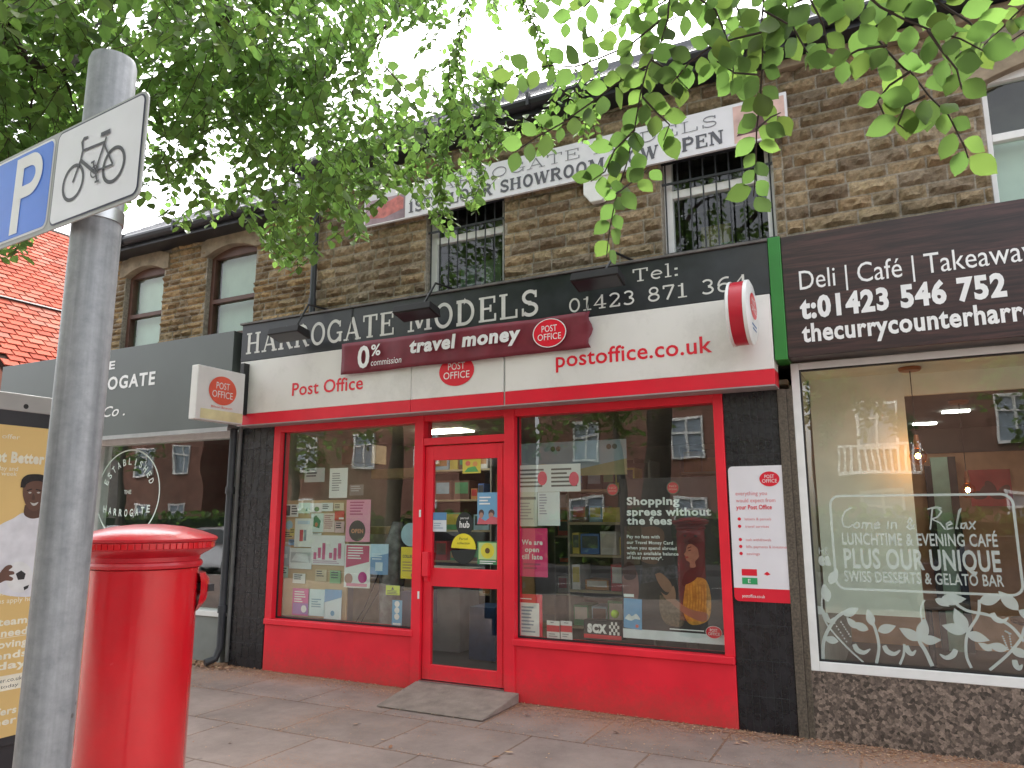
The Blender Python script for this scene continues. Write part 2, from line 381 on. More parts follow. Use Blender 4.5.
def stone_wall(mb, x0, x1, z0, z1, openings, y, ch=(.1, .125), sl=(.17, .42), pal=None, seed=1, step=.024):
    rnd = random.Random(seed); z = z0; row = 0
    while z < z1-.03:
        h = min(rnd.uniform(*ch), z1-z); x = x0-rnd.uniform(0, .3)
        while x < x1:
            l = rnd.uniform(*sl); a = max(x, x0); b = min(x+l, x1); x += l
            segs = [(a, b)]
            for (o0, o1, oz0, oz1) in openings:
                if z+h > oz0+.02 and z < oz1-.02:
                    ns = []
                    for p, q in segs:
                        if q <= o0 or p >= o1: ns.append((p, q)); continue
                        if p < o0: ns.append((p, o0))
                        if q > o1: ns.append((o1, q))
                    segs = ns
            for p, q in segs:
                if q-p < .04: continue
                g = .0065; p += g; q -= g; c = list(rnd.choice(pal)); k = rnd.uniform(.85, 1.15); c = [c[0]*k*1.08, c[1]*k*1.0, c[2]*k*.86, 1]
                nx = max(3, int((q-p)/step)); nz = max(3, int((h-2*g)/step)); V = []; sd = rnd.uniform(0, 100)
                pr = rnd.uniform(.018, .042); tilt = rnd.uniform(-.010, .020)
                for j in range(nz+1):
                    for i in range(nx+1):
                        u = i/nx; v = j/nz; X = p+(q-p)*u; Z = z+g+(h-2*g)*v
                        e = min(min(u, 1-u)*(q-p)/.022, min(v*(h-2*g)/.014, (1-v)*(h-2*g)/.04), 1)
                        nn = noise.noise(Vector((X*9+sd, Z*14, sd)))*.052+noise.noise(Vector((X*30+sd, Z*38, sd)))*.028
                        dpt = e*(pr+tilt*(v*2-1)+nn)
                        wob = noise.noise(Vector((X*16, Z*16, sd)))*.006
                        V.append((X+(wob if i in (0, nx) else 0), y-max(.0, dpt)-.002, Z+(wob*.9 if j in (0, nz) else 0)))
                W = nx+1
                fs = [(j*W+i, j*W+i+1, (j+1)*W+i+1, (j+1)*W+i) for j in range(nz) for i in range(nx)]
                mb.add(V, fs, c)
        z += h; row += 1
def wall_cells(mb, x0, x1, z0, z1, openings, y0, y1, col=None):
    xs = sorted({x0, x1}|{a for o in openings for a in o[:2]}); zs = sorted({z0, z1}|{a for o in openings for a in o[2:4]})
    for i in range(len(xs)-1):
        for j in range(len(zs)-1):
            cx = (xs[i]+xs[i+1])/2; cz = (zs[j]+zs[j+1])/2
            if any(o[0] < cx < o[1] and o[2] < cz < o[3] for o in openings): continue
            n0 = len(mb.v); mb.box(xs[i], xs[i+1], y0, y1, zs[j], zs[j+1])
            if col: mb.c += [col]*(len(mb.v)-n0)

# ------------------------------------------------------------------ ground
def make_paving():
    mt = bpy.data.materials.new('flagstones'); mt.use_nodes = True
    nt = mt.node_tree; N = nt.nodes; L = nt.links; b = N['Principled BSDF']; b.inputs['Roughness'].default_value = .85
    geo = N.new('ShaderNodeNewGeometry')
    mp = N.new('ShaderNodeMapping'); mp.inputs['Location'].default_value = (.33, .1, 0); L.new(geo.outputs['Position'], mp.inputs[0])
    nw = N.new('ShaderNodeTexNoise'); nw.inputs['Scale'].default_value = 3; L.new(geo.outputs['Position'], nw.inputs['Vector'])
    ad = N.new('ShaderNodeMix'); ad.data_type = 'RGBA'; ad.blend_type = 'ADD'; ad.inputs[0].default_value = .02
    L.new(mp.outputs[0], ad.inputs[6]); L.new(nw.outputs[1], ad.inputs[7])
    br = N.new('ShaderNodeTexBrick'); br.offset = .45; br.inputs['Scale'].default_value = 1; br.inputs['Brick Width'].default_value = .9; br.inputs['Row Height'].default_value = .75
    br.inputs['Mortar Size'].default_value = .010; br.inputs['Mortar Smooth'].default_value = .25
    br.inputs['Color1'].default_value = (.245, .19, .165, 1); br.inputs['Color2'].default_value = (.275, .215, .19, 1); br.inputs['Mortar'].default_value = (.16, .11, .085, 1)
    L.new(ad.outputs[2], br.inputs[0])
    n1 = N.new('ShaderNodeTexNoise'); n1.inputs['Scale'].default_value = 2.1; n1.inputs['Detail'].default_value = 12; n1.inputs['Roughness'].default_value = .68
    L.new(geo.outputs['Position'], n1.inputs['Vector'])
    mr = N.new('ShaderNodeMapRange'); mr.inputs[1].default_value = .3; mr.inputs[2].default_value = .7; mr.inputs[3].default_value = .72; mr.inputs[4].default_value = 1.22; L.new(n1.outputs[0], mr.inputs[0])
    mx = N.new('ShaderNodeMix'); mx.data_type = 'RGBA'; mx.blend_type = 'MULTIPLY'; mx.inputs[0].default_value = 1
    L.new(br.outputs[0], mx.inputs[6]); L.new(mr.outputs[0], mx.inputs[7])
    # brown petal dust gathered in patches
    n2 = N.new('ShaderNodeTexNoise'); n2.inputs['Scale'].default_value = 60; n2.inputs['Detail'].default_value = 4
    L.new(geo.outputs['Position'], n2.inputs['Vector'])
    n3 = N.new('ShaderNodeTexNoise'); n3.inputs['Scale'].default_value = 1.1; n3.inputs['Detail'].default_value = 5
    L.new(geo.outputs['Position'], n3.inputs['Vector'])
    sx = N.new('ShaderNodeSeparateXYZ'); L.new(geo.outputs['Position'], sx.inputs[0])
    near = N.new('ShaderNodeMapRange'); near.inputs[1].default_value = -.75; near.inputs[2].default_value = -.02; near.inputs[3].default_value = 0; near.inputs[4].default_value = .34; L.new(sx.outputs[1], near.inputs[0])
    a1 = N.new('ShaderNodeMath'); a1.operation = 'ADD'; L.new(near.outputs[0], a1.inputs[0]); L.new(n3.outputs[0], a1.inputs[1])
    a1b = N.new('ShaderNodeMath'); a1b.operation = 'MULTIPLY_ADD'; L.new(br.outputs['Fac'], a1b.inputs[0]); a1b.inputs[1].default_value = .16; L.new(a1.outputs[0], a1b.inputs[2])
    a2 = N.new('ShaderNodeMath'); a2.operation = 'MULTIPLY'; L.new(a1b.outputs[0], a2.inputs[0]); L.new(n2.outputs[0], a2.inputs[1])
    r4 = N.new('ShaderNodeMapRange'); r4.inputs[1].default_value = .30; r4.inputs[2].default_value = .42; r4.inputs[4].default_value = .8; L.new(a2.outputs[0], r4.inputs[0])
    m4 = N.new('ShaderNodeMix'); m4.data_type = 'RGBA'; m4.inputs[7].default_value = (.36, .20, .125, 1)
    L.new(r4.outputs[0], m4.inputs[0]); L.new(mx.outputs[2], m4.inputs[6])
    vg = N.new('ShaderNodeTexVoronoi'); vg.inputs['Scale'].default_value = 3.2; L.new(geo.outputs['Position'], vg.inputs['Vector'])
    rg = N.new('ShaderNodeMapRange'); rg.inputs[1].default_value = .055; rg.inputs[2].default_value = .075; rg.inputs[3].default_value = .45; rg.inputs[4].default_value = 0; L.new(vg.outputs['Distance'], rg.inputs[0])
    n7 = N.new('ShaderNodeTexNoise'); n7.inputs['Scale'].default_value = 7; n7.inputs['Detail'].default_value = 12; n7.inputs['Roughness'].default_value = .8; L.new(geo.outputs['Position'], n7.inputs['Vector'])
    r7 = N.new('ShaderNodeMapRange'); r7.inputs[1].default_value = .55; r7.inputs[2].default_value = .8; r7.inputs[4].default_value = .5; L.new(n7.outputs[0], r7.inputs[0])
    m5 = N.new('ShaderNodeMix'); m5.data_type = 'RGBA'; m5.inputs[7].default_value = (.10, .085, .075, 1); L.new(rg.outputs[0], m5.inputs[0]); L.new(m4.outputs[2], m5.inputs[6])
    m6 = N.new('ShaderNodeMix'); m6.data_type = 'RGBA'; m6.inputs[7].default_value = (.13, .105, .09, 1); L.new(r7.outputs[0], m6.inputs[0]); L.new(m5.outputs[2], m6.inputs[6]); L.new(m6.outputs[2], b.inputs['Base Color'])
    n5 = N.new('ShaderNodeTexNoise'); n5.inputs['Scale'].default_value = 120; n5.inputs['Detail'].default_value = 5; L.new(geo.outputs['Position'], n5.inputs['Vector'])
    hs = N.new('ShaderNodeMath'); hs.operation = 'MULTIPLY_ADD'; L.new(br.outputs['Fac'], hs.inputs[0]); hs.inputs[1].default_value = -1.0; L.new(n5.outputs[0], hs.inputs[2])
    bp = N.new('ShaderNodeBump'); bp.inputs['Strength'].default_value = .45; bp.inputs['Distance'].default_value = .006; L.new(hs.outputs[0], bp.inputs['Height']); L.new(bp.outputs[0], b.inputs['Normal'])
    return mt
ASPH = pm('asphalt', (.05, .05, .052), .85, .2, 3, bump=.5, bscale=200)
def setting(name, mb, mat): return tag(mb.build(name, mat), kind='structure')
setting('ground', MB().rect(Fr((0, 0, -.13), (1, 0, 0), (0, 1, 0)), -400, 400, -400, 400), pm('ground_earth', (.09, .10, .05), .95, .3, .3))
setting('road', MB().rect(Fr((0, 0, -.126), (1, 0, 0), (0, 1, 0)), -200, 200, -15.6, -8.2), ASPH)
setting('pavement', MB().box(-60, 40, -8.2, 9, -.125, 0), make_paving())
setting('far_pavement', MB().box(-60, 40, -17.4, -15.6, -.125, 0), ASPH)
k_ = MB()
for i in range(-60, 40): k_.box(i+.003, i+.997, -8.35, -8.203, -.125, .004)
setting('kerb', k_, pm('kerb_stone', (.25, .24, .22), .85, .15))
r_ = MB()
for i in range(-40, 40, 2): r_.rect(Fr((0, 0, -.122), (1, 0, 0), (0, 1, 0)), i*2, i*2+2, -11.95, -11.85)
setting('road_markings', r_, WPAINT)

# fallen petals by the walls and on the flags: nobody could count them
lit = MB(); rl = random.Random(3)
def litter(x, y, s):
    a = rl.uniform(0, 6.28); c = rl.choice([(.42, .24, .14), (.34, .17, .09), (.5, .33, .2), (.28, .13, .07), (.45, .26, .18)])
    t = rl.uniform(-.4, .4); z = .003+rl.uniform(0, .006)
    pts = [(1, 0), (.3, .5), (-.8, .3), (-.7, -.35), (.4, -.5)]
    lit.add([(x+s*(p*math.cos(a)-q*math.sin(a)), y+s*(p*math.sin(a)+q*math.cos(a)), z+s*max(0, .25+p*t)) for p, q in pts], [(0, 1, 2, 3, 4)], (*c, 1))
for i in range(15000):
    x = rl.uniform(-7.6, 2.6)
    y = -min(abs(rl.gauss(0, .17)), 1.5)-.01
    if -4.2 < x < -3.05 and y > -.66: continue
    if rl.random() > .5+.65*noise.noise(Vector((x*1.3, 0, 2)))+.3: continue
    litter(x, y, rl.uniform(.004, .012))
for i in range(1500):
    x = rl.uniform(-7, 1); k = rl.choice([-.75, -1.5, -.6])+rl.gauss(0, .03); litter(x, k-.1, rl.uniform(.004, .01))
for i in range(800): litter(rl.uniform(-7, 2), rl.uniform(-4.5, -.2), rl.uniform(.004, .010))
for i in range(26): litter(rl.uniform(-6.4, .2), rl.uniform(-2.2, -.3), rl.uniform(.018, .035))
for i in range(900): litter(rl.gauss(-6.9, .25), -abs(rl.gauss(0, .13))+.05, rl.uniform(.01, .026))
def attr_mat(name, rough=.8, transl=0.):
    mt = bpy.data.materials.new(name); mt.use_nodes = True
    N = mt.node_tree.nodes; L = mt.node_tree.links; b = N['Principled BSDF']; b.inputs['Roughness'].default_value = rough
    a = N.new('ShaderNodeAttribute'); a.attribute_name = 'tone'; L.new(a.outputs['Color'], b.inputs['Base Color'])
    if transl:
        t = N.new('ShaderNodeBsdfTranslucent'); mx = N.new('ShaderNodeMixShader'); mx.inputs[0].default_value = transl
        g = N.new('ShaderNodeMix'); g.data_type = 'RGBA'; g.blend_type = 'MULTIPLY'; g.inputs[0].default_value = 1; g.inputs[7].default_value = (1.75, 1.95, 1.35, 1)
        L.new(a.outputs['Color'], g.inputs[6]); L.new(g.outputs[2], t.inputs[0])
        L.new(b.outputs[0], mx.inputs[1]); L.new(t.outputs[0], mx.inputs[2]); L.new(mx.outputs[0], N['Material Output'].inputs[0])
    return mt
tag(lit.build('fallen_petals', attr_mat('petals')), kind='stuff')

# ------------------------------------------------------------------ middle building (red shopfront)
PAL1 = [(.35, .285, .205), (.30, .245, .18), (.39, .325, .235), (.23, .185, .145), (.34, .29, .225), (.34, .265, .185), (.28, .235, .19)]
PAL2 = [(.40, .30, .19), (.45, .35, .225), (.33, .25, .165), (.39, .32, .225), (.46, .34, .21), (.27, .21, .15)]
MORT = (.42, .375, .31, 1)
B = empty('shop_building', (-3.7, 0, 0), 'stone terraced building with black upper sign and bright red shopfront', 'building')
W1 = (-4.22, -3.28, 3.84, 4.98); W2 = (-1.67, -.70, 3.84, 4.98)
mb = MB(); ops = [W1, W2]
wall_cells(mb, -5.72, -.62, 3.3, 5.62, ops, .10, .30, MORT)
stone_wall(mb, -5.72, -.62, 3.7, 5.62, ops+[(W1[0]-.1, W1[1]+.1, W1[3], W1[3]+.2), (W2[0]-.1, W2[1]+.1, W2[3], W2[3]+.2)], .10, pal=PAL1, seed=11)
mb.build('wall', STONE, B)
for W in (W1, W2):
    MB().box(W[0]-.1, W[1]+.1, .07, .28, W[3], W[3]+.19).build('lintel', DRESSED, B, bevel=.008)
    MB().box(W[0]-.08, W[1]+.08, .02, .28, W[2]-.1, W[2]).build('sill', DRESSED, B, bevel=.008)
mb = MB().box(-5.72, -.62, .3, 8, 0, 5.6); 
mb = MB(); mb.box(-6.75, -6.65, .22, 6, 0, 5.6); mb.box(-.66, -.62, .3, 6, 0, 5.6); mb.box(-6.65, -.66, 5.9, 6, 0, 5.6); mb.box(-6.65, -.66, .3, 5.9, 2.85, 3.0)
mb.build('party_wall', pm('plain_plaster', (.35, .33, .29), .9, .1), B)
def roof(parent, x0, x1, ye, ze, run, rise, mat):
    mb = MB(); n = int(run/.22)
    for i in range(n):
        a = i/n; b = (i+1)/n
        y0 = ye+run*a; y1 = ye+run*(b+.35/n); z0 = ze+rise*a; z1 = ze+rise*(b+.35/n)
        xx = x0+(.0 if i % 2 else .14)-.2
        while xx < x1:
            p = max(xx, x0)+.003; q = min(xx+.28, x1)-.003
            if q > p: mb.hexa([(p, y0, z0+.012), (q, y0, z0+.012), (q, y1, z1), (p, y1, z1), (p, y0, z0+.022), (q, y0, z0+.022), (q, y1, z1+.01), (p, y1, z1+.01)])
            xx += .28
    mb.hexa([(x0, ye, ze-.03), (x1, ye, ze-.03), (x1, ye+run, ze+rise-.03), (x0, ye+run, ze+rise-.03), (x0, ye, ze), (x1, ye, ze), (x1, ye+run, ze+rise), (x0, ye+run, ze+rise)])
    return mb.build('roof', mat, parent)
SLATE = pm('slate', (.13, .13, .145), .6, .3, 5, dirt=.2)
roof(B, -5.85, -.62, -.2, 5.62, 3.6, 2.6, SLATE)
def gutter(parent, x0, x1, z):
    mb = MB(); mb.box(x0, x1, -.17, .1, z-.13, z-.11)      # soffit
    mb.box(x0, x1, -.17, -.145, z-.11, z+.04); mb.build('fascia_board', pm('dark_blue_black_paint', (.02, .021, .028), .4, .2), parent)
    g = MB(); pts = [(0, .055), (-.035, .045), (-.06, .02), (-.066, -.01), (-.05, -.045), (-.02, -.062), (.02, -.062), (.045, -.045), (.052, 0), (.052, .05), (.045, .05), (.043, 0), (.03, -.045), (-.02, -.05), (-.05, -.02), (-.04, .03), (-.01, .045)]
    F = Fr((x0, -.21, z-.02), (0, 1, 0), (0, 0, 1)); g.prism(F, [(p, q) for p, q in pts], 0, x1-x0)
    for i in range(int((x1-x0)/1.0)+1): g.box(x0+i*1.0, x0+i*1.0+.03, -.285, -.15, z-.085, z+.045)
    g.build('gutter', pm('black_gutter', (.02, .02, .025), .45, .2), parent)
gutter(B, -5.85, -.62, 5.58)

def barred_window(parent, W, frame_mat, y=.2):
    x0, x1, z0, z1 = W; f = MB(); t = .075
    f.box(x0, x0+t, y, y+.07, z0, z1); f.box(x1-t, x1, y, y+.07, z0, z1); f.box(x0+t, x1-t, y, y+.07, z0, z0+.07); f.box(x0+t, x1-t, y, y+.07, z1-t, z1)
    zt = z0+.63; f.box(x0+t, x1-t, y+.002, y+.068, zt, zt+.075)
    
    w = f.build('window', frame_mat, parent, bevel=.004)
    MB().box(x0+t, x1-t, y+.04, y+.046, z0+.05, z1-.05).build('pane', GLASSU, w)
    b = MB()
    for k in range(9):
        X = x0+.03+(x1-x0-.06)*k/8; b.tube([(X, y-.05, z0+.03), (X, y-.05, z1-.04)], .0075, 6)
    for Z in (z0+.07, zt+.11, z1-.2): b.box(x0-.01, x1+.01, y-.066, y-.058, Z, Z+.022)
    b.build('security_bars', pm('grey_iron', (.018, .02, .025), .5, .3), w)
for W in (W1, W2): barred_window(B, W, WPAINT)
# upstairs rooms
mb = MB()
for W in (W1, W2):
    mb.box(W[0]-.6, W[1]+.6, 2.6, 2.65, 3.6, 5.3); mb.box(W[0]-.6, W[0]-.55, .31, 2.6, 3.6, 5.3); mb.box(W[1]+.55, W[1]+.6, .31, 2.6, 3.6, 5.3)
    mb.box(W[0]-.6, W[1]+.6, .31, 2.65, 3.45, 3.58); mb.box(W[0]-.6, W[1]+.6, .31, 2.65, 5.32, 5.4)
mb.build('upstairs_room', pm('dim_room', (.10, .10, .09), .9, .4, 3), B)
rb = random.Random(5)
for W in (W1, W2):
    for k in range(5):
        X = rb.uniform(W[0]+.05, W[1]-.25); mb = MB().box(X, X+rb.uniform(.12, .28), .5+.1*k, .7+.1*k, 3.7, 3.7+rb.uniform(.3, .7))
        mb.build('stored_box', pm('boxes%d' % (k % 3), [(.12, .16, .10), (.2, .17, .08), (.14, .22, .2)][k % 3], .7, .3, 6), B)

# drain pipe between the two upper walls
def pipe(parent, pts, r=.035, name='drainpipe', collars=()):
    mb = MB().tube(pts, r, 12)
    for c in collars: mb.tube([Vector(c)+Vector((0, 0, -.04)), Vector(c)+Vector((0, 0, .04))], r*1.3, 12)
    return mb.build(name, pm('black_pipe', (.03, .033, .04), .45, .3, dirt=.2), parent, smooth=True)
pipe(B, [(-5.70, .0, 5.5), (-5.70, .02, 5.35), (-5.70, .02, 3.82)], .035, collars=[(-5.70, .02, 4.9), (-5.70, .02, 4.0)])
pipe(B, [(-6.72, -.06, 3.0), (-6.72, -.06, .2), (-6.74, -.1, .08), (-6.78, -.2, .05)], .04, collars=[(-6.72, -.06, 1.9), (-6.72, -.06, .6)])
mb = MB().tube([(-6.64, -.03, 3.5), (-6.64, -.03, .05)], .022, 10); mb.build('conduit', pm('grey_conduit', (.12, .12, .12), .6, .3, dirt=.4), B, smooth=True)

# ---- shopfront
def tile_pil(name, x0, x1, y, ribs, parent):
    mb = MB(); rr = random.Random(int(x0*10)+50)
    for j in range(10):
        z0 = j*.262; z1 = z0+.259
        if z0 > 2.55: break
        n = ribs
        for i in range(n):
            a = x0+(x1-x0)*i/n; b = x0+(x1-x0)*(i+1)/n; jj = rr.uniform(0, .0015)
            mb.box(a+.0026, b-.0026, y-.012-jj, y, z0+.0015, min(z1, 2.6)-.0015)
    p = mb.build(name, pm('black_tile', (.014, .014, .017), .27, .4, 9, bump=.5, bscale=30, rvar=.16, dirt=.10), parent, bevel=.0015)
    MB().box(x0, x1, y-.009, y+.2, 0, 2.6).build('grout', pm('tile_grout', (.045, .045, .048), .9, .3), p)
    return p
tile_pil('black_tile_pilaster', -6.64, -6.14, .0, 5, B)
tile_pil('black_tile_pilaster', -1.195, -.77, .0, 8, B)
for j in range(5):
    pass
MB().box(-.768, -.70, -.03, .2, 0, 2.6).box(-.70, -.655, -.012, .2, 0, 2.6).build('stone_pilaster', pm('dark_granite_strip', (.10, .08, .06), .6, .5, 60, dirt=.3), B, bevel=.004)
# stall risers
for x0, x1 in ((-6.12, -4.20), (-3.13, -1.20)):
    s = MB().box(x0, x1, -.02, .18, 0, .475).build('stall_riser', RED, B, bevel=.006)
    MB().box(x0+(.0), x1, -.045, .20, .475, .535).build('sill', RED, s, bevel=.008)
# frames
fr = MB()
fr.box(-6.12, -6.025, -.03, .12, .535, 2.60); fr.box(-4.225, -4.12, -.035, .12, .0, 2.60); fr.box(-3.215, -3.11, -.035, .12, .0, 2.60); fr.box(-1.275, -1.197, -.03, .12, .535, 2.60)
fr.box(-6.025, -4.225, -.028, .118, 2.53, 2.60); fr.box(-3.11, -1.275, -.028, .118, 2.53, 2.60); fr.box(-4.12, -3.215, -.028, .118, 2.54, 2.60); fr.box(-4.12, -3.215, -.028, .118, 2.30, 2.37)
SF = fr.build('shopfront_frame', RED, B, bevel=.004)
for x0, x1 in ((-6.025, -4.225), (-3.11, -1.275)):
    MB().box(x0, x1, .05, .056, .535, 2.53).build('shop_window_pane', GLASS, SF)
    g = MB(); g.box(x0, x0+.012, .035, .05, .537, 2.528); g.box(x1-.012, x1, .035, .05, .537, 2.528); g.box(x0+.012, x1-.012, .035, .05, .537, .552)
    g.build('glazing_bead', DARK, SF)
MB().box(-4.12, -3.215, .05, .056, 2.37, 2.54).build('transom_pane', GLASS, SF)
# door
D = MB(); D.box(-4.112, -4.02, .0, .045, .10, 2.29); D.box(-3.305, -3.222, .0, .045, .10, 2.29); D.box(-4.02, -3.305, .0, .045, 2.15, 2.29); D.box(-4.02, -3.305, .0, .045, .95, 1.12); D.box(-4.02, -3.305, .0, .045, .10, .235)
D.box(-3.262, -3.247, -.006, .0, .11, 2.28)
DO = D.build('door', RED, B, bevel=.004)
MB().box(-4.02, -3.305, .02, .026, 1.12, 2.15).build('door_pane', GLASS, DO); MB().box(-4.02, -3.305, .02, .026, .235, .95).build('door_pane', GLASSD, DO)
MB().box(-4.10, -4.03, -.05, -.004, 1.04, 1.27).box(-4.085, -4.045, -.03, 0, .99, 1.04).build('handle', RED, DO, bevel=.006)
for z in (1.60, .83): MB().box(-4.15, -4.128, -.043, -.036, z, z+.07).build('lock_plate', WPAINT, DO, bevel=.003)
MB().box(-4.12, -3.215, -.04, .12, .06, .094).build('threshold', STEEL, B)
# ramp slab
tag(MB().hexa([(-4.10, -.70, .004), (-3.06, -.70, .004), (-3.06, -.05, .004), (-4.14, -.05, .004), (-4.10, -.70, .018), (-3.06, -.70, .018), (-3.06, -.046, .088), (-4.14, -.046, .088)]).build('door_ramp', pm('worn_concrete', (.25, .205, .175), .9, .2, 9, bump=.6, bscale=70, dirt=.3), None, bevel=.008, origin=None),
    'low concrete ramp in front of the red door', 'ramp')
# shop interior
it = MB(); it.box(-6.6, -.7, .2, 5.9, .0, .06); it.build('shop_floor', pm('shop_floor', (.07, .07, .075), .5, .2), B)
it = MB(); it.box(-6.6, -.7, .12, 5.85, 2.66, 2.7); it.box(-6.62, -6.6, .2, 5.9, .06, 2.66); it.box(-.70, -.68, .2, 5.9, .06, 2.66); it.box(-6.6, -.7, 5.0, 5.05, .06, 2.66); it.build('shop_room_lining', pm('cream_wall', (.34, .30, .22), .8, .1), B)
_d = ray(443, 432.5); _p = CAM+_d*((2.63-CAM.z)/_d.z); cl = MB().box(_p.x-.32, _p.x+.32, _p.y-.12, _p.y+.22, 2.64, 2.655); print('light', _p); cl.build('ceiling_light', emis('shop_light', (1, .97, .9), 7), B)

# ---- left building
LB = empty('shop_building', (-8.4, 0, 0), 'lower stone terraced building with two arched sash windows above a dark grey shop sign', 'building')
A1 = (-9.14, -8.36, 3.78, 4.93); A2 = (-7.55, -6.70, 3.78, 4.96)
mb = MB(); wall_cells(mb, -9.75, -5.72, 3.3, 5.25, [A1, A2], .10, .3, MORT)
stone_wall(mb, -9.75, -5.735, 3.7, 5.25, [A1, A2, (A1[0]-.1, A1[1]+.1, A1[3], A1[3]+.22), (A2[0]-.1, A2[1]+.1, A2[3], A2[3]+.22)], .10, ch=(.065, .1), sl=(.13, .3), pal=PAL2, seed=4)
mb.box(-9.75, -9.55, .3, 7, 0, 5.25); mb.c += [MORT]*8
mb.build('wall', STONE, LB)
BRN = pm('brown_timber', (.10, .045, .032), .5, .2, 10)
for W in (A1, A2):
    x0, x1, z0, z1 = W; n = 14; cx = (x0+x1)/2
    arcp = [(x0+(x1-x0)*i/n, z1-.10+.10*(1-((i/n-.5)*2)**2)) for i in range(n+1)]
    top = [(x0-.1+(x1-x0+.2)*i/n, z1+.10+.10*(1-((i/n-.5)*2)**2)) for i in range(n+1)]
    MB().prism(facy(.28), [(x0-.1, z1-.1)]+arcp+[(x1+.1, z1-.1)]+top[::-1], 0, .215).build('arched_lintel', DRESSED, LB, bevel=.006)
    f = MB(); y = .17; t = .06
    f.box(x0, x0+t, y, y+.08, z0, z1); f.box(x1-t, x1, y, y+.08, z0, z1); f.box(x0+t, x1-t, y, y+.08, z1-.12, z1); f.box(x0+t, x1-t, y-.004, y+.076, 4.25, 4.305); f.box(x0+t, x1-t, y, y+.08, z0, z0+.07)
    w = f.build('window', BRN, LB, bevel=.004)
    MB().box(x0+t, x1-t, y+.04, y+.046, z0+.07, z1-.11).build('pane', GLASSU, w)
    c = MB()
    if W is A2:
        for k in range(12):
            a = x0+.05+k*.068; c.hexa([(a, y+.13, z0), (a+.05, y+.15, z0), (a+.05, y+.155, z0), (a, y+.135, z0), (a, y+.13, z1), (a+.05, y+.15, z1), (a+.05, y+.155, z1), (a, y+.135, z1)])
    else: c.box(x0, x1, y+.13, y+.14, z0, z1)
    c.build('blind', pm('pale_blind', (.50, .58, .50), .8, .06), w)
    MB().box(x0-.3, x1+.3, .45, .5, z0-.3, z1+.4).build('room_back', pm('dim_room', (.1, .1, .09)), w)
roof(LB, -9.8, -5.86, -.2, 5.25, 3.4, 2.3, SLATE); gutter(LB, -9.8, -5.86, 5.22)
MB().box(-9.72, -6.68, 5.95, 6, 0, 5.2).box(-9.72, -9.6, .3, 6, 0, 3).build('party_wall', MATS['plain_plaster'], LB)
# its shopfront: grey-green
GG = pm('grey_green_panel', (.095, .11, .105), .38, .1, 1.5, rvar=.08)
mb = MB(); mb.box(-11.3, -6.80, .02, .2, 0, .50); s = mb.build('stall_riser', pm('grey_green_riser', (.20, .215, .205), .6, .1, dirt=.1), LB, bevel=.004)
f = MB(); f.box(-9.9, -6.80, .0, .2, .50, .56); f.box(-6.84, -6.80, .02, .2, .56, 2.60); f.box(-9.34, -9.24, .02, .2, .56, 2.6); f.box(-9.24, -6.84, .02, .2, 2.52, 2.60)
f = f.build('shop_window_frame', WPAINT, LB, bevel=.004)
MB().box(-9.24, -6.84, .09, .096, .56, 2.52).build('pane', GLASS, f)
MB().box(-11.3, -9.34, .02, .2, .5, 2.6).build('shutter', GG, LB); MB().box(-11.3, -9.75, .03, 3, 3.55, 3.70).box(-11.3, -11.2, .2, 3, 0, 3.55).build('flat_roof', SLATE, LB)
it = MB(); it.box(-9.5, -6.8, 3.5, 3.55, 0, 2.7); it.box(-9.5, -6.8, .2, 3.5, .0, .05); it.box(-9.5, -6.8, .2, 3.5, 2.66, 2.7); it.box(-9.52, -9.5, .2, 3.5, 0, 2.7); it.box(-6.8, -6.78, .22, 3.5, 0, 2.7)
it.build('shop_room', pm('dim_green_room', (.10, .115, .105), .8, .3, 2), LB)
# window emblem decal
DEC = pm('pale_decal', (.75, .88, .82), .6, .05)
dm = MB(); F = facy(.088); cx, cz = at(127.5, 494, .088).x, at(127.5, 494, .088).z
rw = .60; rh = .56
dm.stroke(F, [(cx+rw*math.cos(a*math.pi/30), cz+rh*math.sin(a*math.pi/30)) for a in range(60)], .018, 0, True)
tfit(dm, F, 'THE', cx-.07, cx+.07, cz-.0, .05, .001)
def arctext(mb, F, body, cx, cz, rx, rz, a0, a1, h, flip=False):
    n = len(body)
    for i, ch in enumerate(body):
        if ch == ' ': continue
        a = R(a0+(a1-a0)*(i/(n-1))); u = cx+rx*math.cos(a); v = cz+rz*math.sin(a)
        t = a-math.pi/2 if not flip else a+math.pi/2
        F2 = Fr(F.p(u, v), F.U*math.cos(t)+F.V*math.sin(t), F.V*math.cos(t)-F.U*math.sin(t))
        tfit(mb, F2, ch, -h*(.1 if ch == 'I' else .33), h*.33, -h/2, h, .001, .015, keep=(ch == 'I'))
arctext(dm, F, 'ESTABLISHED', cx, cz, rw*.78, rh*.74, 158, 22, .085)
for i, ch in enumerate('HARROGATE'):
    q = (i-4)/4; tfit(dm, Fr(F.p(cx+q*.42, cz-.28+.05*q*q), (1, 0, 0), (0, 0, 1)), ch, -.03, .03, 0, .085, .001, .02)
dm.build('window_emblem', DEC, LB)
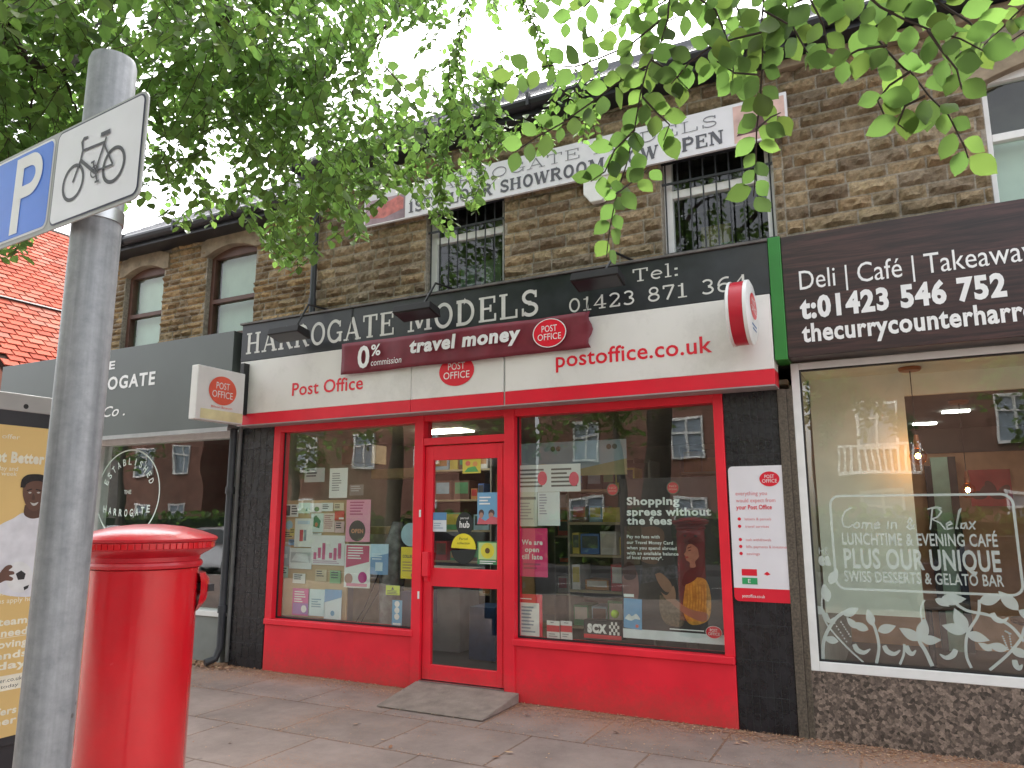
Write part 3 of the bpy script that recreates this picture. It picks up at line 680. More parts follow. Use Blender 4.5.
# grey fascia
T = empty('shop_sign', (-8.9, -.2, 2.6), 'long dark grey sign board reading GATE in white, above the left shop', 'sign')
MB().box(-11.28, -6.66, -.20, .02, 2.60, 3.73).build('sign_board', GG, T, bevel=.004)
MB().box(-11.28, -6.66, -.215, -.2, 2.56, 2.61).build('trim', pm('light_trim', (.35, .36, .36), .4), T)
l = MB(); F = facy(-.203)
p0 = at(109, 388, -.203); p1 = at(155, 380, -.203)
tfit(l, F, 'HARROGATE', p1.x-1.62, p1.x, p0.z-.02, .155, .001, .03, sp=1.1)
tfit(l, F, 'THE', at(100, 366, -.203).x-.2, at(115, 366, -.203).x, at(112, 366, -.203).z-.04, .10, .001, .03)
tfit(l, F, '& Co .', p1.x-1.2, at(125, 412, -.203).x, at(110, 415, -.203).z-.02, .13, .001, .01, .3)
l.build('lettering', WLET, T)

# ---- red tiled roof house beyond
RH = empty('red_roofed_house', (-13.5, 3, 0), 'house with steep bright red clay tiled roof at the far left', 'house')
MB().box(-19, -11.6, .3, 13, 0, 3.45).build('wall', pm('red_brick', (.30, .12, .08), .9, .2), RH)
TILE = attr_mat('clay_tiles', .95); TILE.node_tree.nodes['Principled BSDF'].inputs['Specular IOR Level'].default_value = .12
rm = MB(); rt = random.Random(8); O = Vector((-11.40, .12, 3.42)); U = Vector((0, 1, 0)); V = Vector((-.74, 0, .67)).normalized(); NN = U.cross(V)
if NN.x < 0: NN = -NN
for j in range(40):
    for i in range(50):
        u = i*.27+(.135 if j % 2 else 0); v = j*.165; c = rt.choice([(.42, .095, .06), (.45, .11, .07), (.38, .085, .055), (.44, .14, .095), (.40, .15, .11)]); k = rt.uniform(.85, 1.12)
        col = (c[0]*k, c[1]*k, c[2]*k, 1); a = O+U*(u+.014)+V*v; b = O+U*(u+.256)+V*v
        hh = .03+rt.uniform(0, .008)
        P = [a+NN*.012, b+NN*.012, b+V*.19, a+V*.19, a+NN*(hh), b+NN*(hh), b+V*.19+NN*.014, a+V*.19+NN*.014]
        rm.add(P, [(0, 3, 2, 1), (4, 5, 6, 7), (0, 1, 5, 4), (1, 2, 6, 5), (2, 3, 7, 6), (3, 0, 4, 7)], col)
rm.hexa([O-NN*.05, O+U*13.6-NN*.05, O+U*13.6+V*6.8-NN*.05, O+V*6.8-NN*.05, O, O+U*13.6, O+U*13.6+V*6.8, O+V*6.8]); rm.c += [(.03, .015, .01, 1)]*8
rm.build('roof', TILE, RH)
gm = MB(); top = O+V*6.8
gm.prism(facy(.28), [(-11.6, 3.35), (top.x, top.z-.1), (top.x-4.6, 3.35)], 0, .06); _d = ray(30, 304); _t = (O+NN*.05-CAM).dot(NN)/_d.dot(NN); _v = (CAM+_d*_t-O).dot(V); MB().hexa([O+U*a_+V*(_v+b_)+NN*c_ for c_ in (.03, .065) for a_, b_ in ((0, 0), (13.6, 0), (13.6, .04), (0, .04))]).build('flashing', DARK, RH); gm.build('gable', pm('red_brick', (.30, .12, .08)), RH)

# ---- cafe building
CB = empty('cafe_building', (1.6, 0, 0), 'stone building at the right with dark wood sign and large white-framed cafe window', 'building')
C1 = (.84, 2.05, 3.75, 4.98)
mb = MB(); wall_cells(mb, -.62, 4.6, 3.3, 5.62, [C1], .10, .3, MORT)
stone_wall(mb, -.62, 4.6, 3.7, 5.62, [C1, (C1[0]-.12, C1[1]+.12, C1[3], C1[3]+.24)], .10, pal=PAL1, seed=21)
mb.box(4.4, 4.6, .3, 6, 0, 5.6); mb.c += [MORT]*8
mb.build('wall', STONE, CB)
x0, x1, z0, z1 = C1; n = 14
arcp = [(x0+(x1-x0)*i/n, z1-.12+.12*(1-((i/n-.5)*2)**2)) for i in range(n+1)]; top = [(x0-.12+(x1-x0+.24)*i/n, z1+.12+.12*(1-((i/n-.5)*2)**2)) for i in range(n+1)]
MB().prism(facy(.28), [(x0-.12, z1-.12)]+arcp+[(x1+.12, z1-.12)]+top[::-1], 0, .215).build('arched_lintel', DRESSED, CB, bevel=.006)
f = MB(); y = .15; f.box(x0, x0+.04, y, y+.07, z0, z1); f.box(x1-.04, x1, y, y+.07, z0, z1); f.box(x0+.04, x1-.04, y, y+.07, z1-.1, z1); f.box(x0+.04, x1-.04, y-.003, y+.066, 4.40, 4.46)
w = f.build('window', WPAINT, CB, bevel=.004); MB().box(x0+.04, x1-.04, y+.04, y+.046, z0, z1-.1).build('pane', GLASSU, w)
MB().box(x0, x1, y+.15, y+.16, z0, 4.45).build('blind', pm('pale_blind', (.4, .5, .42)), w); MB().box(x0-.3, x1+.3, .6, .65, z0-.3, 5.4).build('room_back', MATS['dim_room'], w)
MB().box(-.62, 4.6, .0, .1, 5.36, 5.44).build('string_course', DRESSED, CB, bevel=.01)
roof(CB, -.62, 4.7, -.2, 5.62, 3.6, 2.6, SLATE); gutter(CB, -.62, 4.7, 5.58)
CW = (-.655, 3.4, .48, 2.80)
f = MB(); f.box(-.655, -.595, -.01, .08, .48, 2.80); f.box(3.34, 3.4, -.01, .08, .48, 2.80); f.box(-.595, 3.34, -.01, .08, .48, .55); f.box(-.595, 3.34, -.01, .08, 2.745, 2.80)
cw = f.build('cafe_window', WPAINT, CB, bevel=.005)
g = MB(); g.box(-.595, -.583, -.004, .03, .55, 2.745); g.box(-.583, 3.34, -.004, .03, 2.733, 2.745); g.box(-.583, 3.34, -.004, .03, .55, .562); g.build('gasket', DARK, cw)
MB().box(-.583, 3.34, .03, .036, .562, 2.733).build('pane', GLASS, cw)
def pebble():
    mt = bpy.data.materials.new('pebbled_granite'); mt.use_nodes = True; nt = mt.node_tree; N = nt.nodes; L = nt.links; b = N['Principled BSDF']; b.inputs['Roughness'].default_value = .5
    geo = N.new('ShaderNodeNewGeometry'); v = N.new('ShaderNodeTexVoronoi'); v.inputs['Scale'].default_value = 46; L.new(geo.outputs['Position'], v.inputs['Vector'])
    cr = N.new('ShaderNodeValToRGB'); cr.color_ramp.elements[0].color = (.045, .035, .028, 1); cr.color_ramp.elements[1].color = (.27, .205, .165, 1); cr.color_ramp.elements.new(.5).color = (.13, .098, .08, 1)
    sp = N.new('ShaderNodeSeparateColor'); L.new(v.outputs['Color'], sp.inputs[0]); L.new(sp.outputs[0], cr.inputs[0])
    n = N.new('ShaderNodeTexNoise'); n.inputs['Scale'].default_value = 90; n.inputs['Detail'].default_value = 6; L.new(geo.outputs['Position'], n.inputs['Vector'])
    mx = N.new('ShaderNodeMix'); mx.data_type = 'RGBA'; mx.blend_type = 'OVERLAY'; mx.inputs[0].default_value = .8; L.new(cr.outputs[0], mx.inputs[6]); L.new(n.outputs[0], mx.inputs[7]); L.new(mx.outputs[2], b.inputs['Base Color'])
    return mt
MB().box(-.655, 4.6, -.005, .2, 0, .48).build('stall_riser', pebble(), CB)
# cafe interior
it = MB(); it.box(-.64, 4.5, .2, 5, .0, .05); it.build('cafe_floor', pm('dark_floor', (.035, .032, .03), .4), CB)
it = MB(); it.box(-.64, 4.5, .1, .95, 2.80, 2.84); it.box(-.64, 4.5, .95, 1.0, 2.62, 2.84); it.box(-.6, .14, .85, .93, .8, 2.80)
it.build('cafe_partition', pm('pale_green_plaster', (.76, .77, .68), .85, .06), CB)
it = MB(); it.box(-.64, 4.5, 1.0, 5, 2.66, 2.7); it.build('cafe_ceiling', pm('dark_ceiling', (.06, .055, .045), .8), CB)
it = MB(); it.box(-.66, -.64, .2, 5, 0, 2.8); it.box(-.64, 4.5, 4.4, 4.45, .05, 2.36); it.build('cafe_wall', pm('warm_tan_plaster', (.50, .27, .15), .8), CB); MB().box(-.64, 4.5, 4.38, 4.45, 2.36, 2.7).build('dark_frieze', pm('dark_ceiling', (.06, .055, .045), .8), CB)
it = MB(); it.box(.42, .60, 4.2, 4.38, .05, 2.3); it.build('cafe_door_post', pm('pale_green_post', (.3, .42, .32), .7), CB)
it = MB(); it.box(.35, .42, 4.15, 4.3, .05, 2.2).box(.60, .68, 4.15, 4.3, .05, 2.3).build('cafe_door_jamb', DARK, CB)
cl = MB(); p = at(955, 407, 2.6); cl.box(p.x-.12, p.x+.12, 2.5, 2.64, 2.645, 2.658); p = at(925, 427, 3.6); cl.box(p.x-.12, p.x+.12, 3.55, 3.69, 2.645, 2.658); cl.build('ceiling_light', emis('cafe_light', (1, 1, .95), 10), CB)

# ================================================================== signs on the red shop
def pr(x0, y0, x1, y1, y):                  # rectangle from two picture corners, on the plane at world y
    a = at(x0, y0, y); b = at(x1, y1, y); return (a.x, b.x, b.z, a.z)
def rrect(u0, u1, v0, v1, r, n=6):
    P = []
    for cx, cy, a0 in ((u1-r, v1-r, 0), (u0+r, v1-r, 90), (u0+r, v0+r, 180), (u1-r, v0+r, 270)):
        P += [(cx+r*math.cos(R(a0+90*i/n)), cy+r*math.sin(R(a0+90*i/n))) for i in range(n+1)]
    return P
def tpart(mb, F, body, part, u0, u1, v0, cap, **k):
    V, _ = glyphs(part, k.get('bold', 0), k.get('shear', 0), k.get('sp', 1)); w = max(v[0] for v in V)-min(v[0] for v in V)
    V2, _ = glyphs(body, k.get('bold', 0), k.get('shear', 0), k.get('sp', 1)); w2 = max(v[0] for v in V2)-min(v[0] for v in V2)
    return tfit(mb, F, body, u0, u0+(u1-u0)*w2/w, v0, cap, **k)
def po_logo(parent, F, cu, cv, ru, rv, d=.001, ring=False, red=None):
    a = MB()
    if ring: MB().ell(F, cu, cv, ru*1.06, rv*1.06, d).build('logo_ring', WLET, parent)
    a.ell(F, cu, cv, ru, rv, d+.0008).build('logo_disc', red or REDS, parent)
    t = MB(); tfit(t, F, 'POST', cu-ru*.48, cu+ru*.48, cv+rv*.10, rv*.46, d+.002, .0)
    tfit(t, F, 'OFFICE', cu-ru*.74, cu+ru*.74, cv-rv*.50, rv*.46, d+.002, .0); t.build('logo_lettering', WLET, parent)

# black fascia
T = empty('shop_sign', (-3.66, -.2, 3.33), 'black sign board lettered HARROGATE MODELS with a telephone number', 'sign')
MB().box(-6.53, -.745, -.20, .06, 3.345, 3.775).build('sign_board', BLACKS, T, bevel=.004)
MB().box(-6.55, -.745, -.225, .09, 3.775, 3.795).build('top_trim', pm('weathered_lead', (.13, .12, .115), .7, .3, 12), T)
F = facy(-.201); l = MB()
slabtext(l, F, 'HARROGATE', at(246, 345, -.2).x, at(395.5, 330, -.2).x, 3.425, .245, .16, .08); l.build('name_lettering', GREY_LET, T); l = MB(); slabtext(l, F, 'MODELS', at(407, 328, -.2).x, at(540, 307, -.2).x, 3.425, .245, .16, .08)
l.build('name_lettering', GREY_LET, T)
l = MB(); a = at(631.8, 280, -.2).x; b = at(680, 280, -.2).x
slabtext(l, F, 'Tel:', a, b, 3.60, .115, .15, .085); a = at(568, 300, -.2).x; b = at(750, 285, -.2).x
slabtext(l, F, '01423 871 364', a, b, at(705, 293.6, -.2).z-.008, .125, .15, .085); l.build('number_lettering', GREY_LET, T)

# white and red fascia
T = empty('shop_sign', (-3.6, -.22, 2.6), 'white and red sign board directly above the red shopfront', 'sign')
for x0, x1 in ((-6.50, -4.155), (-4.150, -3.125), (-3.105, -.75)):
    p = MB().box(x0, x1, -.22, .0, 2.735, 3.335).build('white_panel', WHITE, T, bevel=.003)
    MB().box(x0, x1, -.222, .0, 2.612, 2.733).build('red_band', REDS, p, bevel=.002)
MB().box(-3.124, -3.106, -.212, .0, 2.612, 3.33).build('joint_strip', pm('aluminium_strip', (.45, .45, .46), .4, metal=.5), T)
MB().box(-6.50, -.75, -.226, -.0, 2.600, 2.611).build('bottom_trim', pm('dull_trim', (.35, .3, .3), .5), T)
F = facy(-.2215); l = MB()
b0 = at(292, 395.8, -.22); b1 = at(363, 388, -.22); tfit(l, F, 'Post Office', b0.x, b1.x, b0.z, .135, bold=.012)
b0 = at(556, 367.5, -.22); b1 = at(712.5, 352, -.22); tfit(l, F, 'postoffice.co.uk', b0.x, b1.x, b0.z, .135, bold=.012)
l.build('lettering', REDS, T)
c = at(456.6, 371, -.22); po_logo(T, F, c.x, c.z, .195, .145)

# maroon banner: slightly rippled cloth
T = empty('fabric_banner', (-3.6, -.28, 3.05), 'dark red fabric banner offering travel money, strapped over the white sign', 'banner')
bw = MB(); n = 60
def bany(x): return -.262-.006*math.sin(x*7.3)-.004*math.sin(x*19+1)
x0, x1, z0, z1 = -5.0, -2.24, 3.05, 3.375
V = []
for j in range(9):
    for i in range(n+1):
        u = i/n; v = j/8; X = x0+(x1-x0)*u; Z = z0+(z1-z0)*v
        e = max(0, (u-.965)/.035)
        V.append((X-e*.02*math.sin(v*9), bany(X)+.003*math.sin(v*5+X*4)-.012*e*math.sin(v*11), Z+.006*math.sin(X*5)*(v-.5)))
bw.add(V, [(j*(n+1)+i, j*(n+1)+i+1, (j+1)*(n+1)+i+1, (j+1)*(n+1)+i) for j in range(8) for i in range(n)])
o = bw.build('cloth', pm('maroon_vinyl', (.17, .013, .028), .55, .15, 9, bump=.22, bscale=9), T, smooth=True)
sm = o.modifiers.new('thick', 'SOLIDIFY'); sm.thickness = .003
F = facy(-.2805); l = MB(); l2 = MB()
a = at(410, 354, -.27); b = at(521, 340, -.27); tfit(l, F, 'travel money', a.x, b.x, a.z+.01, .125, bold=.045, shear=.1)
a = at(358, 367.4, -.27); b = at(370.5, 345, -.27); tfit(l, F, '0', a.x, b.x, 3.10, .215, bold=.025)
a = at(371.6, 356, -.27); b = at(381, 356, -.27); tfit(l, F, '%', a.x, b.x, a.z, .11, bold=.02)
a = at(371.6, 363.2, -.27); b = at(402, 360, -.27); tfit(l, F, 'commission', a.x, b.x, 3.105, .065, shear=.1)
l.build('lettering', WLET, T); c = at(549.8, 333.2, -.27); po_logo(T, F, c.x, c.z, .155, .125, ring=True)
rp = MB()
for X in (x0+.05, x1-.04): rp.tube([(X, -.262, 3.37), (X, -.2, 3.5), (X+.02, -.21, 3.78)], .004, 5)
rp.build('cord', DARK, T)

# upper banner
T = empty('printed_banner', (-2.75, -.02, 4.73), 'long white printed banner under the eaves naming the first floor showroom', 'banner')
MB().box(-4.97, -.54, -.022, .01, 4.74, 5.13).build('banner_sheet', pm('white_pvc', (.72, .71, .75), .4, .05), T, bevel=.003)
F = facy(-.0235)
MB().box(-4.95, -4.42, -.0245, -.022, 4.755, 5.03).build('photo_panel', pm('faded_print', (.38, .26, .30), .5, .5, 3), T)
l = MB(); l.poly(facy(-.0252), [(-4.93, 4.83), (-4.75, 4.95), (-4.5, 5.02), (-4.44, 4.98), (-4.44, 4.86), (-4.7, 4.8)]); l.build('photo_shape', pm('faded_red_print', (.55, .16, .14), .5, .5, 9), T)
MB().box(-.98, -.56, -.0245, -.022, 4.76, 5.10).build('photo_panel', pm('faded_print_b', (.6, .4, .36), .5, .4, 5), T)
l = MB(); l.poly(facy(-.0252), [(-.96, 4.82), (-.9, 4.93), (-.75, 4.98), (-.6, 4.92), (-.58, 4.83)]); l.build('photo_shape', pm('dark_print', (.12, .05, .05), .5, .4, 9), T)
l = MB(); slabtext(l, F, 'HARROGATE MODELS', -4.20, -1.10, 4.965, .105, .10, .05); l.build('name_lettering', pm('grey_ink', (.17, .17, .20), .5), T)
l = MB(); slabtext(l, F, '1ST FLOOR SHOWROOM NOW OPEN', -4.38, -1.06, 4.79, .125, .23, .10); l.build('notice_lettering', pm('dark_grey_ink', (.10, .10, .12), .5), T)

# alarm box under the banner
c = at(596, 188, .0)
T = MB(); F = Fr((c.x, .075, c.z-.0)); T.prism(F, [(-.13, .12), (-.13, -.04), (-.06, -.13), (.06, -.13), (.13, -.04), (.13, .12)], 0, .075)
tag(T.build('alarm_box', WPAINT, None, bevel=.01), 'white alarm box on the stone wall under the long white banner', 'alarm box')

# flood lamps over the black fascia
lab = ['floodlight hanging over the first letters of the black sign board', 'floodlight hanging between the two words on the black sign board', 'floodlight hanging left of the telephone number, with leaves dangling over it']
for k, (px, py) in enumerate(((293, 333), (420, 311), (600, 279))):
    c = at(px, py, -.42)
    T = empty('floodlight', (c.x, -.42, c.z), lab[k], 'floodlight', 'floodlights along the black sign board')
    bx = MB(); w = .215
    bx.hexa([(c.x-w, -.58, c.z-.03), (c.x+w, -.58, c.z-.03), (c.x+w, -.38, c.z-.08), (c.x-w, -.38, c.z-.08), (c.x-w+.01, -.56, c.z+.04), (c.x+w-.01, -.56, c.z+.04), (c.x+w-.01, -.39, c.z+.01), (c.x-w+.01, -.39, c.z+.01)])
    h = bx.build('lamp_housing', pm('matt_black_lamp', (.012, .011, .012), .7, .2), T, bevel=.006)
    MB().hexa([(c.x-w+.02, -.565, c.z-.037), (c.x+w-.02, -.565, c.z-.037), (c.x+w-.02, -.395, c.z-.080), (c.x-w+.02, -.395, c.z-.080), (c.x-w+.02, -.565, c.z-.033), (c.x+w-.02, -.565, c.z-.033), (c.x+w-.02, -.395, c.z-.075), (c.x-w+.02, -.395, c.z-.075)]).build('lamp_glass', pm('dull_lamp_glass', (.02, .02, .025), .3), h)
    ar = MB().tube([(c.x+.05, -.43, c.z+.06), (c.x+.12, -.34, 3.84), (c.x+.2, -.1, 3.83), (c.x+.2, .06, 3.80)], .012, 8); ar.build('arm', BLACKP, T, smooth=True)

# square projecting sign at left (perpendicular to the wall)
T = empty('projecting_sign', (-6.32, -.6, 2.6), 'square white projecting sign with round red logo, left end of the red shop', 'sign')
FX = lambda x, y, z: Fr((x, y, z), (0, 1, 0), (0, 0, 1))          # faces +x; u runs along +y
PX = -6.33
MB().box(PX-.10, PX, -.93, -.30, 2.60, 3.17).build('sign_box', pm('sign_white_b', (.74, .73, .72), .35, .04), T, bevel=.008)
F = FX(PX+.002, 0, 0); MB().rect(F, -.87, -.31, 2.615, 2.72).build('cream_band', pm('cream_band', (.72, .66, .38), .4), T)
po_logo(T, F, -.60, 2.935, .185, .155, red=pm('orange_red', (.75, .10, .055), .35)); l = MB(); tfit(l, F, 'Bilton Branch', -.74, -.46, 2.745, .022, .002); l.build('small_lettering', pm('orange_red', (.7, .1, .05)), T)
MB().box(PX-.085, PX-.03, -.30, -.02, 2.72, 3.30).build('bracket', BLACKP, T, bevel=.004)

# round projecting sign at right
T = empty('projecting_sign', (-.84, -.5, 3.1), 'oval red-sided projecting light box beside the green strip', 'sign')
c0 = Vector((-.815, -.47, 3.135)); ax = (Vector((0, 1, 0)), Vector((0, 0, 1)), Vector((1, 0, 0)))
def drum(ry, rz, x0, x1, dome0=0, dome1=0):
    mb = MB(); n = 48; V = []
    rings = [(x0-dome0, .86), (x0, 1.), (x1, 1.), (x1+dome1, .86)]
    for xx, k in rings:
        for j in range(n): a = 2*math.pi*j/n; V.append((xx, c0.y+ry*k*math.cos(a), c0.z+rz*k*math.sin(a)))
    fs = [(i*n+j, i*n+(j+1) % n, (i+1)*n+(j+1) % n, (i+1)*n+j) for i in range(3) for j in range(n)]+[tuple(reversed(range(n))), tuple(range(3*n, 4*n))]
    return mb.add(V, fs)
drum(.235, .245, -.985, -.885, .0, .0).build('drum_side', pm('deep_red_side', (.50, .012, .03), .35, .1), T, smooth=True)
drum(.24, .252, -.884, -.858, 0, .016).build('right_face', WPAINT, T, smooth=True); drum(.24, .252, -1.005, -.986, .014, 0).build('left_face', WPAINT, T, smooth=True)
po_logo(T, FX(-.8415, 0, 0), -.47, 3.18, .15, .10); l = MB(); l.rect(FX(-.8405, 0, 0), -.57, -.37, 3.02, 3.035).rect(FX(-.8405, 0, 0), -.55, -.39, 2.99, 3.003).build('small_lettering', pm('blue_ink', (.1, .2, .4)), T)
MB().box(-.95, -.91, -.235, .0, 3.0, 3.05).box(-.95, -.91, -.235, .0, 3.2, 3.25).build('bracket', BLACKP, T)

# notice board on right pilaster
T = empty('notice_board', (-.955, -.02, .95), 'tall white notice board with red foot strip on the black tiled pilaster', 'notice board')
u0, u1, v0, v1 = -1.18, -.725, .955, 2.0
b = MB().prism(facy(-.016), rrect(u0, u1, v0, v1, .035), 0, .008).build('board', pm('white_board', (.75, .73, .77), .35, .03), T)
F = facy(-.0252); l = MB(); l.poly(F, [(u0, v0+.10)]+[(u0+.035-.035*math.cos(R(a)), v0+.035-.035*math.sin(R(a))) for a in range(0, 91, 15)]+[(u1-.035+.035*math.sin(R(a)), v0+.035-.035*math.cos(R(a))) for a in range(0, 91, 15)]+[(u1, v0+.10)]); l.build('red_strip', REDS, T)
po_logo(T, F, -.865, 1.895, .075, .058); PINK = pm('pale_red_ink', (.72, .22, .24), .5); l = MB(); F2 = facy(-.0255)
for i, (s_, w_) in enumerate((('everything you', .24), ('would expect from', .30), )): tfit(l, F2, s_, -1.13, -1.13+w_, 1.77-.055*i, .03)
for i, (z, s_, w_) in enumerate(((1.575, 'letters & parcels', .20), (1.518, 'travel services', .18), (1.415, 'cash withdrawals', .19), (1.362, 'bills, payments & investments', .33), (1.308, 'savings', .10))): tfit(l, F2, s_, -1.07, -1.07+w_, z, .02)
l.build('pale_lettering', PINK, T)
l = MB(); tfit(l, F2, 'your Post Office', -1.13, -.86, 1.66, .034, bold=.015)
for z in (1.585, 1.528, 1.425, 1.372, 1.318): l.ell(F2, -1.112, z, .013, .013, .0, 14)
l.rect(F2, -1.115, -1.00, 1.105+.045, 1.10+.10); l.poly(F2, [(-.95, 1.165), (-.925, 1.185), (-.90, 1.165), (-.925, 1.155)]); l.build('red_lettering', REDS, T)
MB().rect(F2, -1.115, -1.0, 1.085, 1.135).build('green_mark', pm('green_mark', (.03, .35, .12)), T)
l = MB(); tfit(l, facy(-.0268), 'postoffice.co.uk', -1.12, -.95, .985, .024); tfit(l, facy(-.0268), 'E', -1.07, -1.05, 1.095, .03); l.build('white_lettering', WLET, T)

# ================================================================== cafe sign
def wood_board():
    mt = bpy.data.materials.new('dark_wood_print'); mt.use_nodes = True; nt = mt.node_tree; N = nt.nodes; L = nt.links; b = N['Principled BSDF']; b.inputs['Roughness'].default_value = .33
    geo = N.new('ShaderNodeNewGeometry'); mp = N.new('ShaderNodeMapping'); mp.inputs['Scale'].default_value = (1.2, 1, 22); L.new(geo.outputs['Position'], mp.inputs[0])
    n = N.new('ShaderNodeTexNoise'); n.inputs['Scale'].default_value = 1.6; n.inputs['Detail'].default_value = 10; n.inputs['Roughness'].default_value = .65; n.inputs['Distortion'].default_value = .6; L.new(mp.outputs[0], n.inputs['Vector'])
    cr = N.new('ShaderNodeValToRGB'); e = cr.color_ramp.elements; e[0].position = .32; e[0].color = (.010, .005, .005, 1); e[1].position = .74; e[1].color = (.085, .034, .03, 1); q = e.new(.5); q.color = (.034, .014, .0135, 1)
    L.new(n.outputs[0], cr.inputs[0]); L.new(cr.outputs[0], b.inputs['Base Color']); return mt
T = empty('shop_sign', (1.5, -.2, 2.8), 'dark wood grain sign board with white cafe lettering and telephone number', 'sign')
MB().box(-.645, 4.6, -.20, .05, 2.812, 3.79).build('sign_board', wood_board(), T, bevel=.004)
MB().box(-.742, -.647, -.212, .05, 2.80, 3.80).build('green_end_strip', pm('bright_green_paint', (.025, .20, .03), .4, .1), T, bevel=.005)
MB().box(-.72, 4.6, -.06, .09, 3.802, 3.83).build('top_flashing', pm('weathered_lead', (.13, .12, .115)), T)
F = facy(-.2015); l = MB()
a = at(800, 290, -.2); b = at(1022.7, 263, -.2); tpart(l, F, 'Deli | Caf\u00e9 | Takeaway', 'Deli | Caf\u00e9 | Takeawa', a.x, b.x, a.z, .15, bold=.0)
a = at(800.7, 318.5, -.2); b = at(1007.6, 297, -.2); tfit(l, F, 't:01423 546 752', a.x, b.x, a.z, .155, bold=.045)
a = at(802.6, 342, -.2); b = at(1024, 321, -.2); tpart(l, F, 'thecurrycounterharrogate.co.uk', 'thecurrycounterharr', a.x, b.x, a.z, .135, bold=.03)
l.build('lettering', WLET, T)

def decal(name, col, op):
    mt = bpy.data.materials.new(name); mt.use_nodes = True; N = mt.node_tree.nodes; L = mt.node_tree.links; b = N['Principled BSDF']; b.inputs['Base Color'].default_value = (*col, 1); b.inputs['Roughness'].default_value = .7
    t = N.new('ShaderNodeBsdfTransparent'); mx = N.new('ShaderNodeMixShader'); mx.inputs[0].default_value = op; L.new(t.outputs[0], mx.inputs[1]); L.new(b.outputs[0], mx.inputs[2]); L.new(mx.outputs[0], N['Material Output'].inputs[0]); return mt
# cafe window decals
F = facy(.0275); d = MB()
def q(px, py): p = at(px, py, .0275); return (p.x, p.z)
def z7(x, y): return q(810+x/3.841, 480+y/3.84)
a = z7(75, 62); b = z7(800, 452); uu0, uu1, vv0, vv1 = a[0], z7(770, 62)[0]+.01, z7(85, 405)[1]-.02, a[1]
d.stroke(F, rrect(uu0, uu1, vv0, vv1, .07, 8), .017, 0, True)
def dl(body, x0, y0, x1, cap, **k): A = z7(x0, y0); Bq = z7(x1, y0); tfit(d, F, body, A[0], Bq[0], A[1], cap, 0, **k)
def hand(pts, w=.010, dd=.0): d.stroke(F, [z7(*p) for p in pts], w, dd)
# hand-written line: Come in & Relax
ho = .0002
hand([(160, 105), (135, 120), (122, 150), (130, 178), (150, 182), (165, 170)]);
hand([(175, 165), (168, 178), (178, 185), (190, 178), (188, 165), (176, 163)]); hand([(200, 188), (203, 165), (215, 165), (216, 186), (222, 166), (236, 166), (238, 188)])
hand([(247, 178), (268, 170), (260, 162), (247, 170), (250, 186), (270, 182)]); hand([(300, 160), (298, 188)]); hand([(312, 188), (314, 164), (330, 164), (332, 188)])
hand([(400, 188), (375, 160), (385, 145), (392, 158), (372, 180), (385, 190), (402, 170)])
hand([(462, 190), (470, 110), (490, 105), (505, 122), (490, 142), (468, 150), (500, 165), (520, 190)]); hand([(450, 112), (480, 104), (505, 108)])
hand([(522, 178), (545, 168), (538, 160), (524, 168), (528, 188), (550, 184)]); hand([(560, 188), (572, 130), (580, 108), (572, 118), (562, 180), (570, 188)])
hand([(600, 165), (582, 168), (580, 184), (592, 186), (600, 165), (604, 188)]); hand([(612, 160), (634, 190)]); hand([(636, 158), (610, 190)])
dl('LUNCHTIME & EVENING CAF\u00c9', 125, 247, 722, .082, bold=.02)
dl('PLUS OUR UNIQUE', 133, 335, 735, .135, bold=.025)
dl('SWISS DESSERTS & GELATO BAR', 133, 388, 745, .075, bold=.015)
tfit(d, F, 'HE', *[z7(35, 285)[0], z7(72, 285)[0]], z7(35, 285)[1], .05, 0); tfit(d, F, 'ea', z7(33, 320)[0], z7(80, 320)[0], z7(33, 325)[1], .09, 0, bold=.05)
def smooth(pts, n=6):
    P = [Vector((*p, 0)) for p in pts]; o_ = []
    for i in range(len(P)-1):
        p0 = P[max(i-1, 0)]; p1 = P[i]; p2 = P[i+1]; p3 = P[min(i+2, len(P)-1)]
        for k in range(n):
            t = k/n; v = .5*((2*p1)+(p2-p0)*t+(2*p0-5*p1+4*p2-p3)*t*t+(3*p1-p0-3*p2+p3)*t**3); o_.append((v.x, v.y))
    return o_+[(P[-1].x, P[-1].y)]
vines = [([(50, 690), (55, 610), (100, 530), (160, 495)], .024), ([(205, 700), (130, 630), (60, 545), (45, 470), (60, 400)], .012), ([(255, 705), (265, 640), (250, 570), (225, 520)], .020),
         ([(345, 708), (360, 670), (362, 630)], .016), ([(470, 715), (445, 660), (420, 615), (425, 575)], .026), ([(620, 722), (600, 670), (605, 590), (645, 520), (650, 460)], .018),
         ([(540, 458), (600, 500), (690, 520), (770, 560), (822, 620)], .020), ([(690, 730), (760, 670), (810, 610), (830, 560), (900, 500)], .018), ([(440, 460), (425, 500), (435, 560)], .012),
         ([(830, 720), (870, 650), (940, 600), (1020, 540)], .02), ([(1000, 740), (1040, 640), (1030, 540), (1090, 470)], .02)]
for i, (pts, w) in enumerate(vines): d.stroke(F, [z7(*p) for p in smooth(pts)], w, .0003+.0001*i)
def leafd(x, y, L, ang, wd=.42, k=0):
    n = 8; P = []
    for i in range(n+1): t = i/n; P.append((t*L, wd*L*.5*math.sin(math.pi*t**.8)))
    for i in range(n-1, 0, -1): t = i/n; P.append((t*L, -wd*L*.5*math.sin(math.pi*t**.8)))
    c0_, s0_ = math.cos(R(ang)), math.sin(R(ang)); bx_, by_ = z7(x, y)
    d.poly(F, [(bx_+a_*c0_-b_*s0_, by_+a_*s0_+b_*c0_) for a_, b_ in P], .002+.0001*k)
